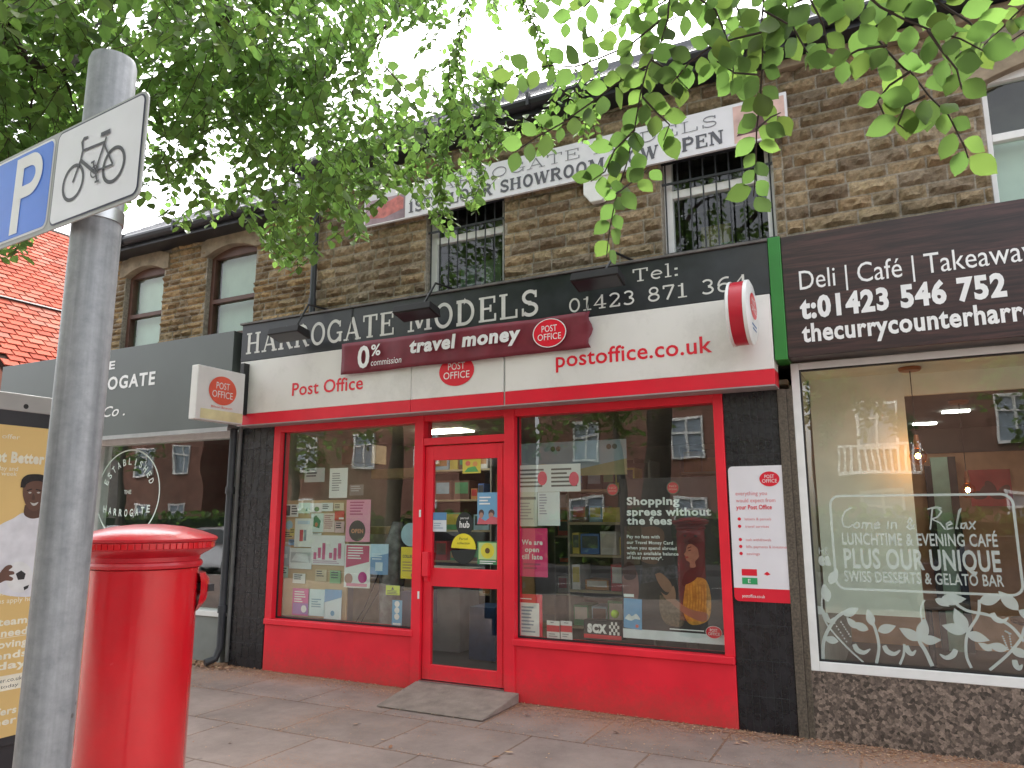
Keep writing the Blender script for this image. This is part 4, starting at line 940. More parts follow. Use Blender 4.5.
LV = [(600, 585, .17, 110), (600, 585, .15, 165), (600, 590, .14, -15), (425, 615, .16, 75), (425, 615, .15, 150), (425, 615, .13, 5), (110, 620, .11, 170), (75, 400, .13, 60), (70, 470, .14, 100), (60, 510, .12, 160), (130, 520, .12, 30),
      (650, 470, .15, 20), (500, 460, .16, 5), (480, 455, .1, -30), (760, 650, .12, 170), (770, 650, .12, -20), (800, 500, .16, 130), (800, 500, .13, -30), (700, 655, .09, 150), (260, 580, .13, 20), (225, 575, .12, 160), (240, 560, .12, 100), (180, 570, .1, 130),
      (890, 640, .14, 60), (950, 600, .15, 120), (1030, 560, .15, 30)]
for i, a_ in enumerate(LV): leafd(a_[0], a_[1], a_[2], a_[3], .5, i)
def chilli(x, y, s=1, k=0):
    P = smooth([(x, y), (x+12*s, y+22), (x+38*s, y+32), (x+62*s, y+18)], 5); w = [.03*math.sin(math.pi*min(1, (.25+.75*i/(len(P)-1)))) + .006 for i in range(len(P))]
    d.stroke(F, [z7(*p) for p in P], w, .0048+.0001*k)
for i, (x, y, s) in enumerate(((170, 630, 1), (285, 635, 1), (370, 635, .6), (560, 650, -1), (700, 510, 1), (785, 690, .5), (60, 510, .5))): chilli(x, y, s, i)
for (x0, y0, x1, y1) in ((95, 550, 140, 620), (120, 545, 155, 600), (740, 600, 760, 650), (765, 590, 775, 650), (750, 580, 770, 590)):
    for k in range(7): c_ = z7(x0+(x1-x0)*k/6, y0+(y1-y0)*k/6); d.ell(F, c_[0], c_[1], .006, .006, .006, 6)
d.build('window_decal', decal('frosted_decal', (.62, .70, .66), .6), cw)

# cafe lamps and picture
def pendant(c, ztop, label):
    T = empty('pendant_lamp', (c.x, c.y, c.z), label, 'lamp', 'pendant lamps in the cafe')
    MB().lathe((c.x, c.y, ztop-.03), [(.075, 0), (.085, .012), (.085, .028)], 24).build('ceiling_rose', pm('copper', (.45, .16, .08), .35, metal=.6), T, smooth=True)
    MB().tube([(c.x, c.y, ztop-.03), (c.x, c.y, c.z+.16)], .004, 6).build('cord', DARK, T)
    MB().lathe((c.x, c.y, c.z+.06), [(.022, 0), (.026, .03), (.021, .04), (.026, .055), (.02, .07), (.015, .11)], 18).build('bulb_holder', pm('copper', (.45, .16, .08)), T, smooth=True)
    b = MB().lathe(c, [(.005, -.075), (.03, -.07), (.055, -.045), (.066, 0), (.055, .035), (.03, .055), (.02, .065)], 24).build('glass_globe', glass('amber_glass', 1.8, (1, .62, .25)), T, smooth=True)
    MB().lathe(c, [(.003, -.022), (.016, -.014), (.02, 0), (.014, .016), (.005, .022)], 12).build('filament', emis('warm_filament', (1, .58, .22), 110), T)
p = at(918, 456, .6); pendant(p, 2.80, 'amber globe lamp hanging close behind the cafe window')
p = at(968, 490, 1.8); pendant(p, 2.66, 'amber lamp hanging farther inside the cafe, before the red picture')
a = at(968, 470, 4.36); b = at(1014, 506, 4.36)
T = empty('framed_picture', (a.x, 4.37, b.z), 'large red picture on the tan cafe wall', 'picture')
MB().box(a.x, b.x, 4.36, 4.39, b.z, a.z).build('canvas', pm('red_canvas', (.42, .03, .03), .6, .3, 4), T)
m2 = MB()
for i in range(5): m2.ell(facy(4.357), a.x+(b.x-a.x)*(.2+.15*i), b.z+(a.z-b.z)*(.3+.1*(i % 3)), .09, .05, .0002*i, 16, i)
m2.build('painted_shapes', pm('dark_ink_paint', (.10, .02, .02), .6), T)
# cafe counters and tables glimpsed
for k, (x, y) in enumerate(((1.1, 1.3), (.2, 2.2), (2.2, 1.6))):
    T = empty('cafe_table', (x, y, .05), ['small dark cafe table nearest the window at right', 'small dark cafe table behind the pale partition', 'small dark cafe table beyond the picture edge'][k], 'table', 'tables inside the cafe')
    MB().lathe((x, y, .75), [(.33, 0), (.34, .01), (.34, .03)], 28).build('table_top', pm('dark_table', (.08, .045, .03), .35), T); MB().tube([(x, y, .06), (x, y, .75)], .03, 10).build('stem', DARK, T); MB().lathe((x, y, .052), [(.22, 0), (.22, .012), (.05, .03)], 24).build('foot', DARK, T)

# ================================================================== things in the shop windows
LAY = {}
def sheet(name, label, cat, px, col, y=.085, group=None, extra=None, th=.003, rough=.5):
    u0, u1, v0, v1 = pr(*px, y); mt = pm('print_%02x%02x%02x' % tuple(int(c*255) for c in col), col, rough, .05, 5)
    if extra is None:
        return tag(MB().box(u0, u1, y, y+th, v0, v1).build(name, mt, None, origin=((u0+u1)/2, y, v0)), label, cat, group)
    T = empty(name, ((u0+u1)/2, y, v0), label, cat, group)
    MB().box(u0, u1, y, y+th, v0, v1).build('sheet', mt, T)
    W = u1-u0; H = v1-v0; F = Fr((u0, y-.001, v0))
    for i, (kind, c, *g) in enumerate(extra):
        mb = MB(); dd = .0004*i; m_ = pm('ink_%02x%02x%02x' % tuple(int(k*255) for k in c), c, .5, .08, 9)
        if kind == 'r': mb.rect(F, g[0]*W, g[1]*W, g[2]*H, g[3]*H, dd)
        elif kind == 'e': mb.ell(F, g[0]*W, g[1]*H, g[2]*W, g[3]*W, dd, 24)
        elif kind == 'p': mb.poly(F, [(a_*W, b_*H) for a_, b_ in g[0]], dd)
        elif kind == 's': mb.stroke(F, [(a_*W, b_*H) for a_, b_ in g[0]], g[1]*W, dd)
        elif kind == 't':
            for row in g[0]: tfit(mb, F, row[0], row[1]*W, row[2]*W, row[3]*H, row[4]*H, dd, row[5] if len(row) > 5 else 0)
        elif kind == 'l':                      # lines of small print
            u_, w_, v_, n_, st_ = g; rr = random.Random(int(u0*97+v0*31)+i)
            for k in range(n_): mb.rect(F, u_*W, (u_+w_*rr.uniform(.6, 1))*W, (v_-k*st_)*H, (v_-k*st_+st_*.45)*H, dd)
        mb.build('printed_text' if kind in 'tl' else 'printed_shape', m_, T)
    return T
def A(x, y): return (260+x/3.341, 410+y/3.339)
def ra(x0, y0, x1, y1): return (*A(x0, y0), *A(x1, y1))
INK = (.04, .04, .05); WH = (.75, .75, .74); PK = (.75, .33, .45)
sheet('display_board', 'tan board inside the left window carrying small notices', 'board', ra(76, 303, 286, 702), (.50, .35, .19), .15, th=.02)
G = 'small notices pinned in the left window'
sheet('notice', 'black and white ticket notice at top left of the tan board', 'notice', ra(80, 315, 127, 357), WH, .14, G, [('r', INK, .05, .45, .1, .9), ('l', INK, .55, .4, .8, 4, .2)])
sheet('notice', 'pale green card notice on the tan board', 'notice', ra(130, 310, 167, 345), (.55, .70, .55), .14, G, [('p', (.1, .3, .2), [(.6, .2), (.8, .2), (.75, .6)])])
sheet('notice', 'white notice with a green emblem on the tan board', 'notice', ra(168, 311, 205, 342), WH, .14, G, [('e', (.08, .25, .08), .6, .35, .22, .16)])
sheet('notice', 'plain pale notice right of the green emblem', 'notice', ra(206, 310, 243, 338), (.66, .72, .70), .14, G, [('l', INK, .1, .7, .7, 3, .2)])
sheet('notice', 'cream card notice at top right of the tan board', 'notice', ra(247, 310, 280, 335), (.66, .60, .42), .14, G, [('l', INK, .1, .7, .7, 3, .2)])
sheet('notice', 'small bright red notice on the tan board', 'notice', ra(250, 338, 281, 368), (.62, .07, .06), .138, G, [('r', WH, .45, .95, .1, .3)])
sheet('notice', 'white notice with a tall green picture', 'notice', ra(172, 345, 210, 408), (.62, .70, .66), .139, G, [('p', (.07, .2, .1), [(.2, .3), (.7, .2), (.8, .6), (.4, .9), (.2, .8)]), ('e', (.5, .2, .1), .45, .4, .12, .14)])
sheet('notice', 'pinkish printed notice below the plain one', 'notice', ra(212, 345, 248, 408), (.70, .55, .50), .14, G, [('l', (.4, .2, .2), .12, .75, .85, 7, .11)])
sheet('notice', 'white framed leaflet with a red phone picture', 'notice', ra(118, 362, 172, 458), WH, .138, G, [('r', (.5, .6, .7), .15, .85, .8, .92), ('r', (.55, .08, .1), .30, .5, .2, .6), ('r', (.25, .28, .35), .53, .68, .22, .6)])
sheet('notice', 'faded orange notice at the left edge of the tan board', 'notice', ra(80, 365, 115, 430), (.60, .42, .25), .14, G, [('e', (.3, .5, .6), .5, .7, .3, .3), ('l', INK, .1, .7, .3, 3, .1)])
sheet('notice', 'narrow grey notice below the orange one', 'notice', ra(68, 455, 96, 520), (.32, .36, .36), .141, G, [('r', (.6, .62, .6), .1, .8, .4, .6)])
sheet('notice', 'white notice with a pale grey drawing', 'notice', ra(100, 460, 171, 532), (.66, .68, .68), .137, G, [('r', (.45, .47, .48), .05, .95, .3, .8), ('p', (.6, .63, .64), [(.1, .4), (.9, .3), (.8, .7), (.3, .75)])])
sheet('notice', 'wide white leaflet with rows of pink bottles', 'notice', ra(173, 418, 281, 520), (.74, .72, .73), .139, G,
      [('r', (.55, .12, .25), .08+.13*i+(.08 if i > 2 else 0), .17+.13*i+(.08 if i > 2 else 0), .18+.05*(i % 2), .42+.16*(i % 3)) for i in range(6)]+[('l', (.45, .3, .4), .08, .8, .12, 2, .06)])
G = 'leaflets along the foot of the left window'
EX = [('small blue card tucked under the black and white ticket', (96, 432, 120, 452), (.20, .35, .55)), ('tiny yellow card right of the faded orange notice', (100, 395, 117, 420), (.62, .52, .15)),
      ('small white card under the green picture notice', (174, 410, 205, 418), (.7, .7, .68)), ('pale pink card right of the pinkish notice', (251, 372, 281, 410), (.62, .42, .42)),
      ('narrow mint card at the left edge below the grey notice', (70, 522, 92, 560), (.42, .58, .48)), ('white handwritten card low on the tan board', (110, 545, 150, 580), (.70, .70, .66)),
      ('buff card in the middle of the bare tan board', (185, 532, 222, 572), (.56, .46, .30)), ('small green card above the blue and white leaflet', (234, 535, 268, 580), (.20, .38, .18))]
for lb_, bx_, cl_ in EX: sheet('notice', lb_, 'notice', ra(*bx_), cl_, .1385, 'small notices pinned in the left window', [('l', INK, .12, .75, .8, 3, .2)])
sheet('poster', 'pale grey paper hanging at the upper left of the left window', 'poster', ra(150, 195, 215, 240), (.40, .42, .42), .16, None, [('l', INK, .1, .7, .8, 3, .2)])
sheet('poster', 'white card hanging right of the white paper poster', 'poster', ra(300, 250, 345, 285), (.45, .40, .36), .3, None, [('l', WH, .1, .7, .8, 3, .2)])
sheet('leaflet', 'magenta and purple leaflet at the foot of the left window', 'leaflet', ra(110, 594, 162, 688), (.62, .10, .30), .12, G, [('r', (.32, .14, .45), .05, .95, .05, .45), ('l', WH, .12, .7, .85, 5, .09), ('e', WH, .7, .25, .16, .16)])
sheet('leaflet', 'pale blue leaflet at the foot of the left window', 'leaflet', ra(163, 597, 215, 690), (.52, .68, .72), .12, G, [('l', (.15, .3, .4), .2, .6, .6, 4, .09)])
sheet('leaflet', 'blue and white leaflet at the foot of the left window', 'leaflet', ra(217, 598, 270, 701), (.60, .70, .74), .12, G, [('p', (.10, .30, .55), [(0, 1), (1, 1), (1, .75), (0, .55)]), ('e', (.1, .3, .5), .5, .2, .12, .12)])
sheet('poster', 'white paper poster above the tan board', 'poster', ra(234, 195, 290, 293), WH, .10, None, [('l', (.3, .3, .3), .15, .6, .8, 8, .08)])
sheet('poster', 'pale pink poster with a dark round OPEN sticker', 'poster', ra(290, 300, 366, 441), PK, .10, None, [('l', (.45, .1, .2), .15, .6, .92, 5, .07), ('e', (.10, .07, .07), .48, .26, .34, .34), ('t', (.55, .25, .15), [('OPEN', .24, .73, .21, .09, .04)])])
sheet('poster', 'white poster with crimson shading and two round pictures', 'poster', ra(285, 447, 366, 596), WH, .10, None, [('p', (.52, .08, .16), [(.05, .97), (.95, .97), (.95, .6), (.05, .45)]), ('l', WH, .12, .6, .9, 5, .06), ('e', (.45, .25, .2), .18, .2, .16, .16), ('e', (.45, .02, .2), .72, .24, .17, .17), ('r', (.6, .2, .3), .1, .9, .03, .1)])
sheet('poster', 'blue poster with a square pale mark', 'poster', ra(370, 447, 427, 551), (.16, .30, .52), .10, None, [('p', (.45, .62, .75), [(0, 1), (1, 1), (1, .7), (0, .55)]), ('r', (.6, .68, .75), .3, .7, .12, .4), ('l', (.6, .7, .8), .1, .7, .65, 3, .08)])
sheet('poster', 'bright yellow poster by the door frame', 'poster', ra(472, 457, 527, 565), (.80, .66, .03), .09, None, [('t', INK, [('COLLECT+', .1, .9, .66, .09, .03)]), ('l', (.4, .3, .05), .1, .8, .5, 4, .09), ('e', (.6, .1, .05), .7, .12, .1, .1)])
sheet('poster', 'small lime yellow warning sticker low in the left window', 'sticker', ra(421, 585, 466, 619), (.62, .72, .05), .09, None, [('p', INK, [(.4, .55), (.6, .55), (.5, .9)]), ('l', INK, .1, .8, .4, 3, .15)])
sheet('poster', 'narrow blue strip sticker at the foot of the left window', 'sticker', ra(442, 634, 473, 721), (.10, .35, .60), .09, None, [('e', WH, .5, .85, .25, .25), ('e', WH, .5, .6, .25, .25), ('e', WH, .5, .35, .25, .25), ('r', WH, .1, .9, .02, .1)])
c = at(*A(503, 416), .085)
T = MB().ell(facy(.085), c.x, c.z, .115, .115, 0, 32); tag(T.build('round_sticker', pm('pale_blue_sticker', (.40, .58, .68)), None, origin=(c.x, .085, c.z)), 'round pale blue sticker beside the door frame', 'sticker')
def bx_thing(name, label, cat, x0, x1, y0, y1, z0, z1, col, group=None, bevel=.003, rough=.5):
    return tag(MB().box(x0, x1, y0, y1, z0, z1).build(name, pm('box_%02x%02x%02x' % tuple(int(c_*255) for c_ in col), col, rough, .15, 9), None, bevel=bevel, origin=((x0+x1)/2, (y0+y1)/2, z0)), label, cat, group)
a = pr(*ra(470, 605, 523, 727), .14); bx_thing('storage_crate', 'dark navy crate at the foot of the left window', 'crate', a[0], -4.235, .14, .45, .54, a[3], (.012, .02, .09))
a = pr(*ra(290, 560, 470, 722), .5); bx_thing('cream_panel', 'plain cream panel standing behind the posters in the left window', 'panel', a[0], a[1]+.1, .62, .65, .40, a[3], (.45, .38, .27))
cb = MB(); a = A(385, 555); b = A(315, 715)
cb.tube([at(384+0*1, 560, .45)]*1+[at(*A(375, 600), .45), at(*A(350, 660), .45), at(*A(318, 712), .45)], .006, 6); tag(cb.build('cable', DARK, None), 'left of two black cables behind the blue poster', 'cable')
cb = MB(); cb.tube([at(*A(412, 555), .45), at(*A(395, 610), .45), at(*A(360, 670), .45), at(*A(335, 714), .45)], .005, 6); tag(cb.build('cable', DARK, None), 'right of two black cables behind the blue poster', 'cable')
# plastic wrapped roll
c = at(*A(450, 470), .3); mb = MB()
pts = [(c.x-.03, .3, .54), (c.x-.03, .3, .9), (c.x, .31, 1.2), (c.x+.03, .31, 1.55)]
nn = 14; V = []
mb.tube([Vector(p) for p in smooth([(0, 0), (1, 1)], 2)] if False else pts, [.12, .13, .15, .06], 14)
tag(mb.build('wrapped_bundle', pm('grey_plastic_wrap', (.16, .165, .17), .22, .5, 12, bump=1, bscale=14), None, smooth=True), 'grey plastic-wrapped bundle standing in the left window', 'bundle')
# tan carton and beams seen behind the glass, left window
a = pr(*ra(275, 120, 372, 178), 1.2); bx_thing('carton', 'tan carton on a high shelf behind the left window', 'carton', a[0], a[1], 1.2, 1.5, a[2], a[3], (.38, .27, .15))
a = pr(*ra(372, 198, 530, 225), 1.0); bx_thing('shelf_board', 'yellowish upper shelf board behind the left window', 'shelf', a[0], a[1], 1.0, 1.3, a[2], a[3], (.42, .33, .16))
a = pr(*ra(372, 390, 420, 415), 1.0); bx_thing('shelf_board', 'yellowish lower shelf board behind the pink poster', 'shelf', a[0]-.4, a[1], 1.0, 1.3, a[2], a[3], (.42, .33, .16))

# right window
def Bz(x, y): return (500+x/2.846, 390+y/2.844)
def rb_(x0, y0, x1, y1): return (*Bz(x0, y0), *Bz(x1, y1))
sheet('poster', 'wide light blue picture strip hanging high in the right window', 'poster', rb_(46, 154, 362, 240), (.26, .36, .42), .45, None, [('p', (.30, .28, .14), [(0, 0), (1, 0), (1, .45), (.6, .2), (.25, .38), (0, .22)]), ('e', (.05, .07, .05), .35, .8, .022, .022), ('e', (.05, .07, .05), .40, .8, .022, .022), ('e', (.05, .07, .05), .85, .8, .022, .022), ('e', (.05, .07, .05), .9, .8, .022, .022)])
sheet('poster', 'white price poster with two red starbursts', 'poster', rb_(48, 215, 230, 288), (.68, .70, .70), .09, None, [('l', (.12, .12, .12), .04, .42, .78, 5, .15), ('l', (.12, .12, .12), .55, .4, .78, 5, .15), ('e', (.75, .10, .16), .41, .5, .075, .10), ('e', (.75, .10, .16), .9, .45, .075, .10)])
sheet('poster', 'cream framed opening-times sheet in the right window', 'poster', rb_(46, 291, 106, 388), (.60, .62, .54), .09, None, [('r', (.2, .2, .2), .05, .95, .78, .86), ('l', (.35, .35, .35), .15, .7, .65, 6, .09)])
sheet('poster', 'plain white handwritten sheet beside the opening times', 'poster', rb_(107, 291, 171, 386), (.68, .71, .72), .092, None, [('l', (.35, .35, .4), .08, .35, .9, 8, .08)])
sheet('poster', 'hot pink poster reading We are open till late', 'poster', rb_(50, 393, 136, 533), (.66, .03, .16), .09, None, [('t', WH, [('We are', .14, .84, .66, .10, .03), ('open', .25, .72, .51, .10, .03), ('till late', .14, .84, .36, .10, .03)]), ('l', (.35, .02, .1), .2, .6, .24, 2, .08)])
sheet('poster', 'red-bordered notice with a white sheet, low beside the door', 'poster', rb_(50, 579, 121, 707), (.65, .02, .05), .09, None, [('r', WH, .08, .88, .04, .80), ('l', (.3, .35, .4), .16, .6, .68, 8, .08), ('l', WH, .1, .6, .88, 1, .05)])
G = 'red and white card pair in the right window'
sheet('card', 'left card of the red and white pair', 'card', rb_(133, 655, 170, 710), (.72, .70, .68), .12, G, [('r', (.60, .04, .05), 0, 1, .4, .75), ('l', (.3, .3, .3), .15, .7, .25, 2, .12), ('l', INK, .3, .4, .88, 1, .08)])
sheet('card', 'right card of the red and white pair', 'card', rb_(172, 656, 206, 711), (.72, .70, .68), .12, G, [('r', (.60, .04, .05), 0, 1, .4, .75), ('l', (.3, .3, .3), .15, .7, .25, 2, .12), ('l', INK, .3, .4, .88, 1, .08)])
chk = [('r', WH, .68+.055*i, .735+.055*i, .25+.18*j, .43+.18*j) for i in range(5) for j in range(4) if (i+j) % 2 == 0]
sheet('toy_box', 'black and red slot-racing box with SCX and chequered flag', 'box', rb_(238, 653, 346, 712), (.015, .015, .018), .14, None, [('r', (.6, .03, .04), 0, 1, 0, .22), ('t', WH, [('SCX', .1, .62, .34, .42, .08)])]+chk, th=.12)
c = at(*Bz(327, 637), .2); tag(MB().lathe(c, [(.003, -.036), (.02, -.03), (.033, -.014), (.036, 0), (.033, .014), (.02, .03), (.003, .036)], 20).build('tennis_ball', pm('lime_ball', (.42, .62, .05), .8), None, smooth=True), 'lime green ball sitting on the slot-racing box', 'ball')
for k, (x, y) in enumerate(((320, 283), (492, 278))):
    c = at(*Bz(x, y), .045)
    T = empty('round_sticker', (c.x, .045, c.z), ['round red and black sticker left of the poster heading', 'round red and black sticker above the poster heading'][k], 'sticker', 'round stickers on the right window')
    MB().ell(facy(.046), c.x, c.z, .055, .055, 0).build('disc', pm('dark_sticker', (.10, .12, .08)), T); MB().ell(facy(.0452), c.x, c.z, .046, .046, 0).build('disc_face', pm('dull_red_sticker', (.38, .05, .05)), T)
    l = MB(); tfit(l, facy(.0445), 'NO', c.x-.03, c.x+.03, c.z+.005, .018); tfit(l, facy(.0445), 'SMOKING', c.x-.036, c.x+.036, c.z-.02, .014); l.build('lettering', pm('dull_cream_ink', (.4, .35, .25)), T)
# big poster
def Pz(x, y): return (600+x/4.514, 480+y/4.518)
u0, u1 = -2.135, -1.285; v0, v1 = .60, 1.93; y = .075
T = empty('large_poster', ((u0+u1)/2, y, v0), 'large dark poster of a woman in a yellow top at a market stall', 'poster')
MB().box(u0, u1, y, y+.003, v0, v1).build('sheet', pm('poster_dark', (.035, .028, .03), .45, .5, 4), T)
F = facy(y-.001)
def pq(x, yy): p = at(*Pz(x, yy), y); return (p.x, p.z)
def sh(nm, col, pts, dd, var=.2, sc=10): MB().poly(F, [pq(*p) for p in pts], dd).build(nm, pm('pp_'+nm+'%d' % int(dd*1e5), col, .5, var, sc), T)
MB().rect(F, u0, u1, v0, v0+.075, .0004).build('white_foot', pm('poster_foot', (.60, .64, .66), .5), T)
sh('background_shape', (.10, .05, .035), smooth([(180, 215), (250, 210), (290, 240), (280, 330), (250, 380), (180, 360), (150, 300), (180, 215)]), .0004)
sh('background_shape', (.09, .055, .045), [(110, 210), (190, 205), (180, 380), (110, 390)], .0006)
sh('background_shape', (.05, .045, .055), [(180, 400), (360, 380), (360, 440), (180, 470)], .0008, .6, 30)
sh('background_shape', (.20, .09, .08), smooth([(100, 440), (120, 400), (150, 395), (170, 430), (175, 500), (165, 540), (110, 530), (100, 440)]), .0010)
sh('background_shape', (.05, .015, .012), smooth([(100, 400), (125, 370), (155, 385), (165, 430), (145, 450), (112, 445), (100, 400)]), .0012)
sh('basket', (.13, .09, .06), smooth([(60+210, 520), (340, 540), (380, 600), (370, 660), (300, 650), (270, 590), (270, 520)]), .0013, .5, 40)
sh('hair', (.015, .012, .012), smooth([(395, 275), (430, 255), (465, 275), (475, 330), (470, 400), (450, 450), (400, 480), (370, 470), (385, 420), (420, 390), (440, 330), (415, 300), (395, 275)]), .0022)
sh('face', (.30, .15, .10), smooth([(392, 300), (410, 283), (438, 290), (450, 320), (445, 350), (430, 368), (432, 392), (408, 395), (405, 372), (390, 362), (386, 345), (380, 335), (388, 322), (392, 300)]), .0024, .15, 20)
sh('hair_front', (.015, .012, .012), smooth([(398, 290), (420, 268), (455, 285), (462, 330), (458, 360), (448, 345), (440, 310), (415, 290), (398, 290)]), .0026)
sh('lips', (.30, .06, .05), [(383, 346), (396, 344), (402, 349), (394, 354), (385, 352)], .00245); sh('eye', (.02, .012, .01), [(398, 318), (410, 314), (412, 318), (400, 322)], .00247); sh('brow', (.02, .012, .01), [(395, 306), (412, 300), (414, 303), (396, 310)], .00249)
sh('yellow_top', (.46, .21, .03), smooth([(385, 480), (400, 455), (440, 440), (480, 455), (500, 520), (500, 600), (480, 640), (430, 655), (395, 640), (375, 580), (385, 480)]), .0028, .35, 30)
sh('hair_front', (.015, .012, .012), smooth([(375, 470), (400, 420), (430, 395), (448, 420), (430, 450), (395, 470), (375, 470)]), .0030)
sh('arm', (.27, .13, .085), smooth([(335, 530), (350, 545), (390, 575), (430, 590), (480, 600), (490, 625), (460, 640), (400, 615), (350, 580), (320, 550), (335, 530)]), .0032, .1)
sh('hand', (.29, .145, .095), smooth([(275, 505), (300, 520), (318, 500), (330, 478), (340, 500), (342, 535), (325, 552), (300, 540), (275, 505)]), .0034, .1)
sh('hand', (.24, .12, .08), smooth([(250, 425), (275, 420), (310, 450), (325, 480), (315, 505), (290, 500), (262, 460), (250, 425)]), .0036, .1)
sh('bank_card', (.12, .30, .52), [(108, 532), (190, 540), (190, 678), (108, 665)], .0038, .1)
sh('card_mark', (.62, .66, .68), smooth([(112, 625), (130, 605), (145, 615), (165, 605), (182, 630), (160, 628), (140, 635), (112, 625)]), .0040)
MB().ell(F, *pq(168, 660), .014, .014, .0042).build('card_mark', pm('card_red', (.6, .1, .05)), T)
pl_ = MB()
for i_ in range(8): a_ = 392+13*i_; pl_.stroke(F, [pq(a_, 470), pq(a_+3, 540), pq(a_-2, 600)], [.003, .007, .004], .0031+.00002*i_)
pl_.build('pleats', pm('pleat_ochre', (.30, .13, .015), .6), T)
l = MB()
for s_, x0_, y0_, x1_, cp in (('Shopping', 122, 112, 360, .062), ('sprees without', 122, 160, 503, .062), ('the fees', 122, 200, 326, .062)): a_ = pq(x0_, y0_); b_ = pq(x1_, y0_); tfit(l, F, s_, a_[0], b_[0], a_[1], cp, .0044, .035)
for s_, x0_, y0_, x1_ in (('Pay no fees with', 122, 262, 270), ('our Travel Money Card', 122, 288, 330), ('when you spend abroad', 122, 312, 346), ('with an available balance', 122, 336, 355), ('of local currency*.', 122, 356, 285)): a_ = pq(x0_, y0_); b_ = pq(x1_, y0_); tfit(l, F, s_, a_[0], b_[0], a_[1], .026, .0044, .02)
a_ = pq(315, 672); b_ = pq(470, 672); l.rect(F, a_[0], b_[0], a_[1]-.004, a_[1]+.004, .0044); a_ = pq(108, 520); l.rect(F, a_[0], a_[0]+.09, a_[1]-.012, a_[1]+.012, .0044)
l.build('lettering', WLET, T); c = pq(515, 688); po_logo(T, facy(y-.006), c[0], c[1], .062, .046, ring=True)

# door stickers
def Dz(x, y): return (410+x/2.564, 400+y/2.56)
def rd(x0, y0, x1, y1): return (*Dz(x0, y0), *Dz(x1, y1))
sheet('door_sticker', 'yellow and green card at the top of the door glass', 'sticker', rd(135, 152, 181, 187), (.62, .52, .08), .012, None, [('p', (.10, .35, .10), [(.1, .1), (.9, .1), (.7, .5), (.3, .4)]), ('e', (.6, .15, .1), .3, .7, .14, .12), ('e', (.65, .3, .1), .7, .65, .14, .12)], th=.001)
sheet('door_sticker', 'blue poster of two people on the door glass', 'sticker', rd(173, 237, 225, 318), (.16, .36, .56), .012, None, [('e', (.08, .05, .05), .2, .35, .13, .15), ('e', (.38, .2, .15), .2, .28, .1, .12), ('e', (.08, .05, .05), .7, .35, .15, .15), ('e', (.4, .22, .16), .68, .27, .12, .13), ('p', (.55, .12, .15), [(0, 0), (1, 0), (1, .2), (.7, .25), (.4, .1), (.1, .22)]), ('l', WH, .1, .6, .82, 3, .1)], th=.001)
sheet('door_sticker', 'white and blue notice at the left edge of the door glass', 'sticker', rd(58, 288, 93, 337), (.62, .68, .72), .012, None, [('r', (.10, .25, .45), 0, 1, .6, 1), ('l', (.3, .4, .5), .1, .7, .4, 3, .12)], th=.001)
c = at(*Dz(140, 317), .012); T = empty('door_sticker', (c.x, .012, c.z), 'black round sticker reading hub on the door glass', 'sticker')
MB().ell(facy(.012), c.x, c.z, .095, .11, 0).build('disc', pm('black_sticker', (.015, .02, .02)), T); l = MB(); tfit(l, facy(.0108), 'hub', c.x-.055, c.x+.055, c.z-.035, .06, 0, .02); tfit(l, facy(.0108), 'parcel', c.x-.045, c.x+.045, c.z+.045, .02, 0); l.build('lettering', WLET, T)
c = at(*Dz(137, 379), .010); T = empty('door_sticker', (c.x, .010, c.z), 'round half yellow half black sticker on the door glass', 'sticker')
MB().poly(facy(.010), [(c.x+.135*math.cos(R(a_)), c.z+.135*math.sin(R(a_))) for a_ in range(-4, 185, 8)]).build('upper_half', pm('sticker_yellow', (.72, .62, .03)), T)
MB().poly(facy(.010), [(c.x+.135*math.cos(R(a_)), c.z-.012+.135*math.sin(R(a_))) for a_ in range(184, 361, 8)]).build('lower_half', pm('black_sticker', (.015, .02, .02)), T)
l = MB(); tfit(l, facy(.0088), 'Parcel', c.x-.045, c.x+.045, c.z+.075, .022, 0); tfit(l, facy(.0088), 'collection', c.x-.07, c.x+.07, c.z+.035, .022, 0); l.build('lettering', pm('black_sticker', (.015, .02, .02)), T)
sheet('door_sticker', 'green sticker with a yellow flower on the door glass', 'sticker', rd(173, 362, 225, 422), (.05, .22, .10), .012, None, [('r', (.45, .6, .25), .06, .94, .22, .95), ('e', (.65, .58, .05), .5, .6, .33, .33), ('e', (.10, .06, .02), .5, .6, .12, .12), ('l', WH, .12, .8, .12, 2, .09)], th=.001)

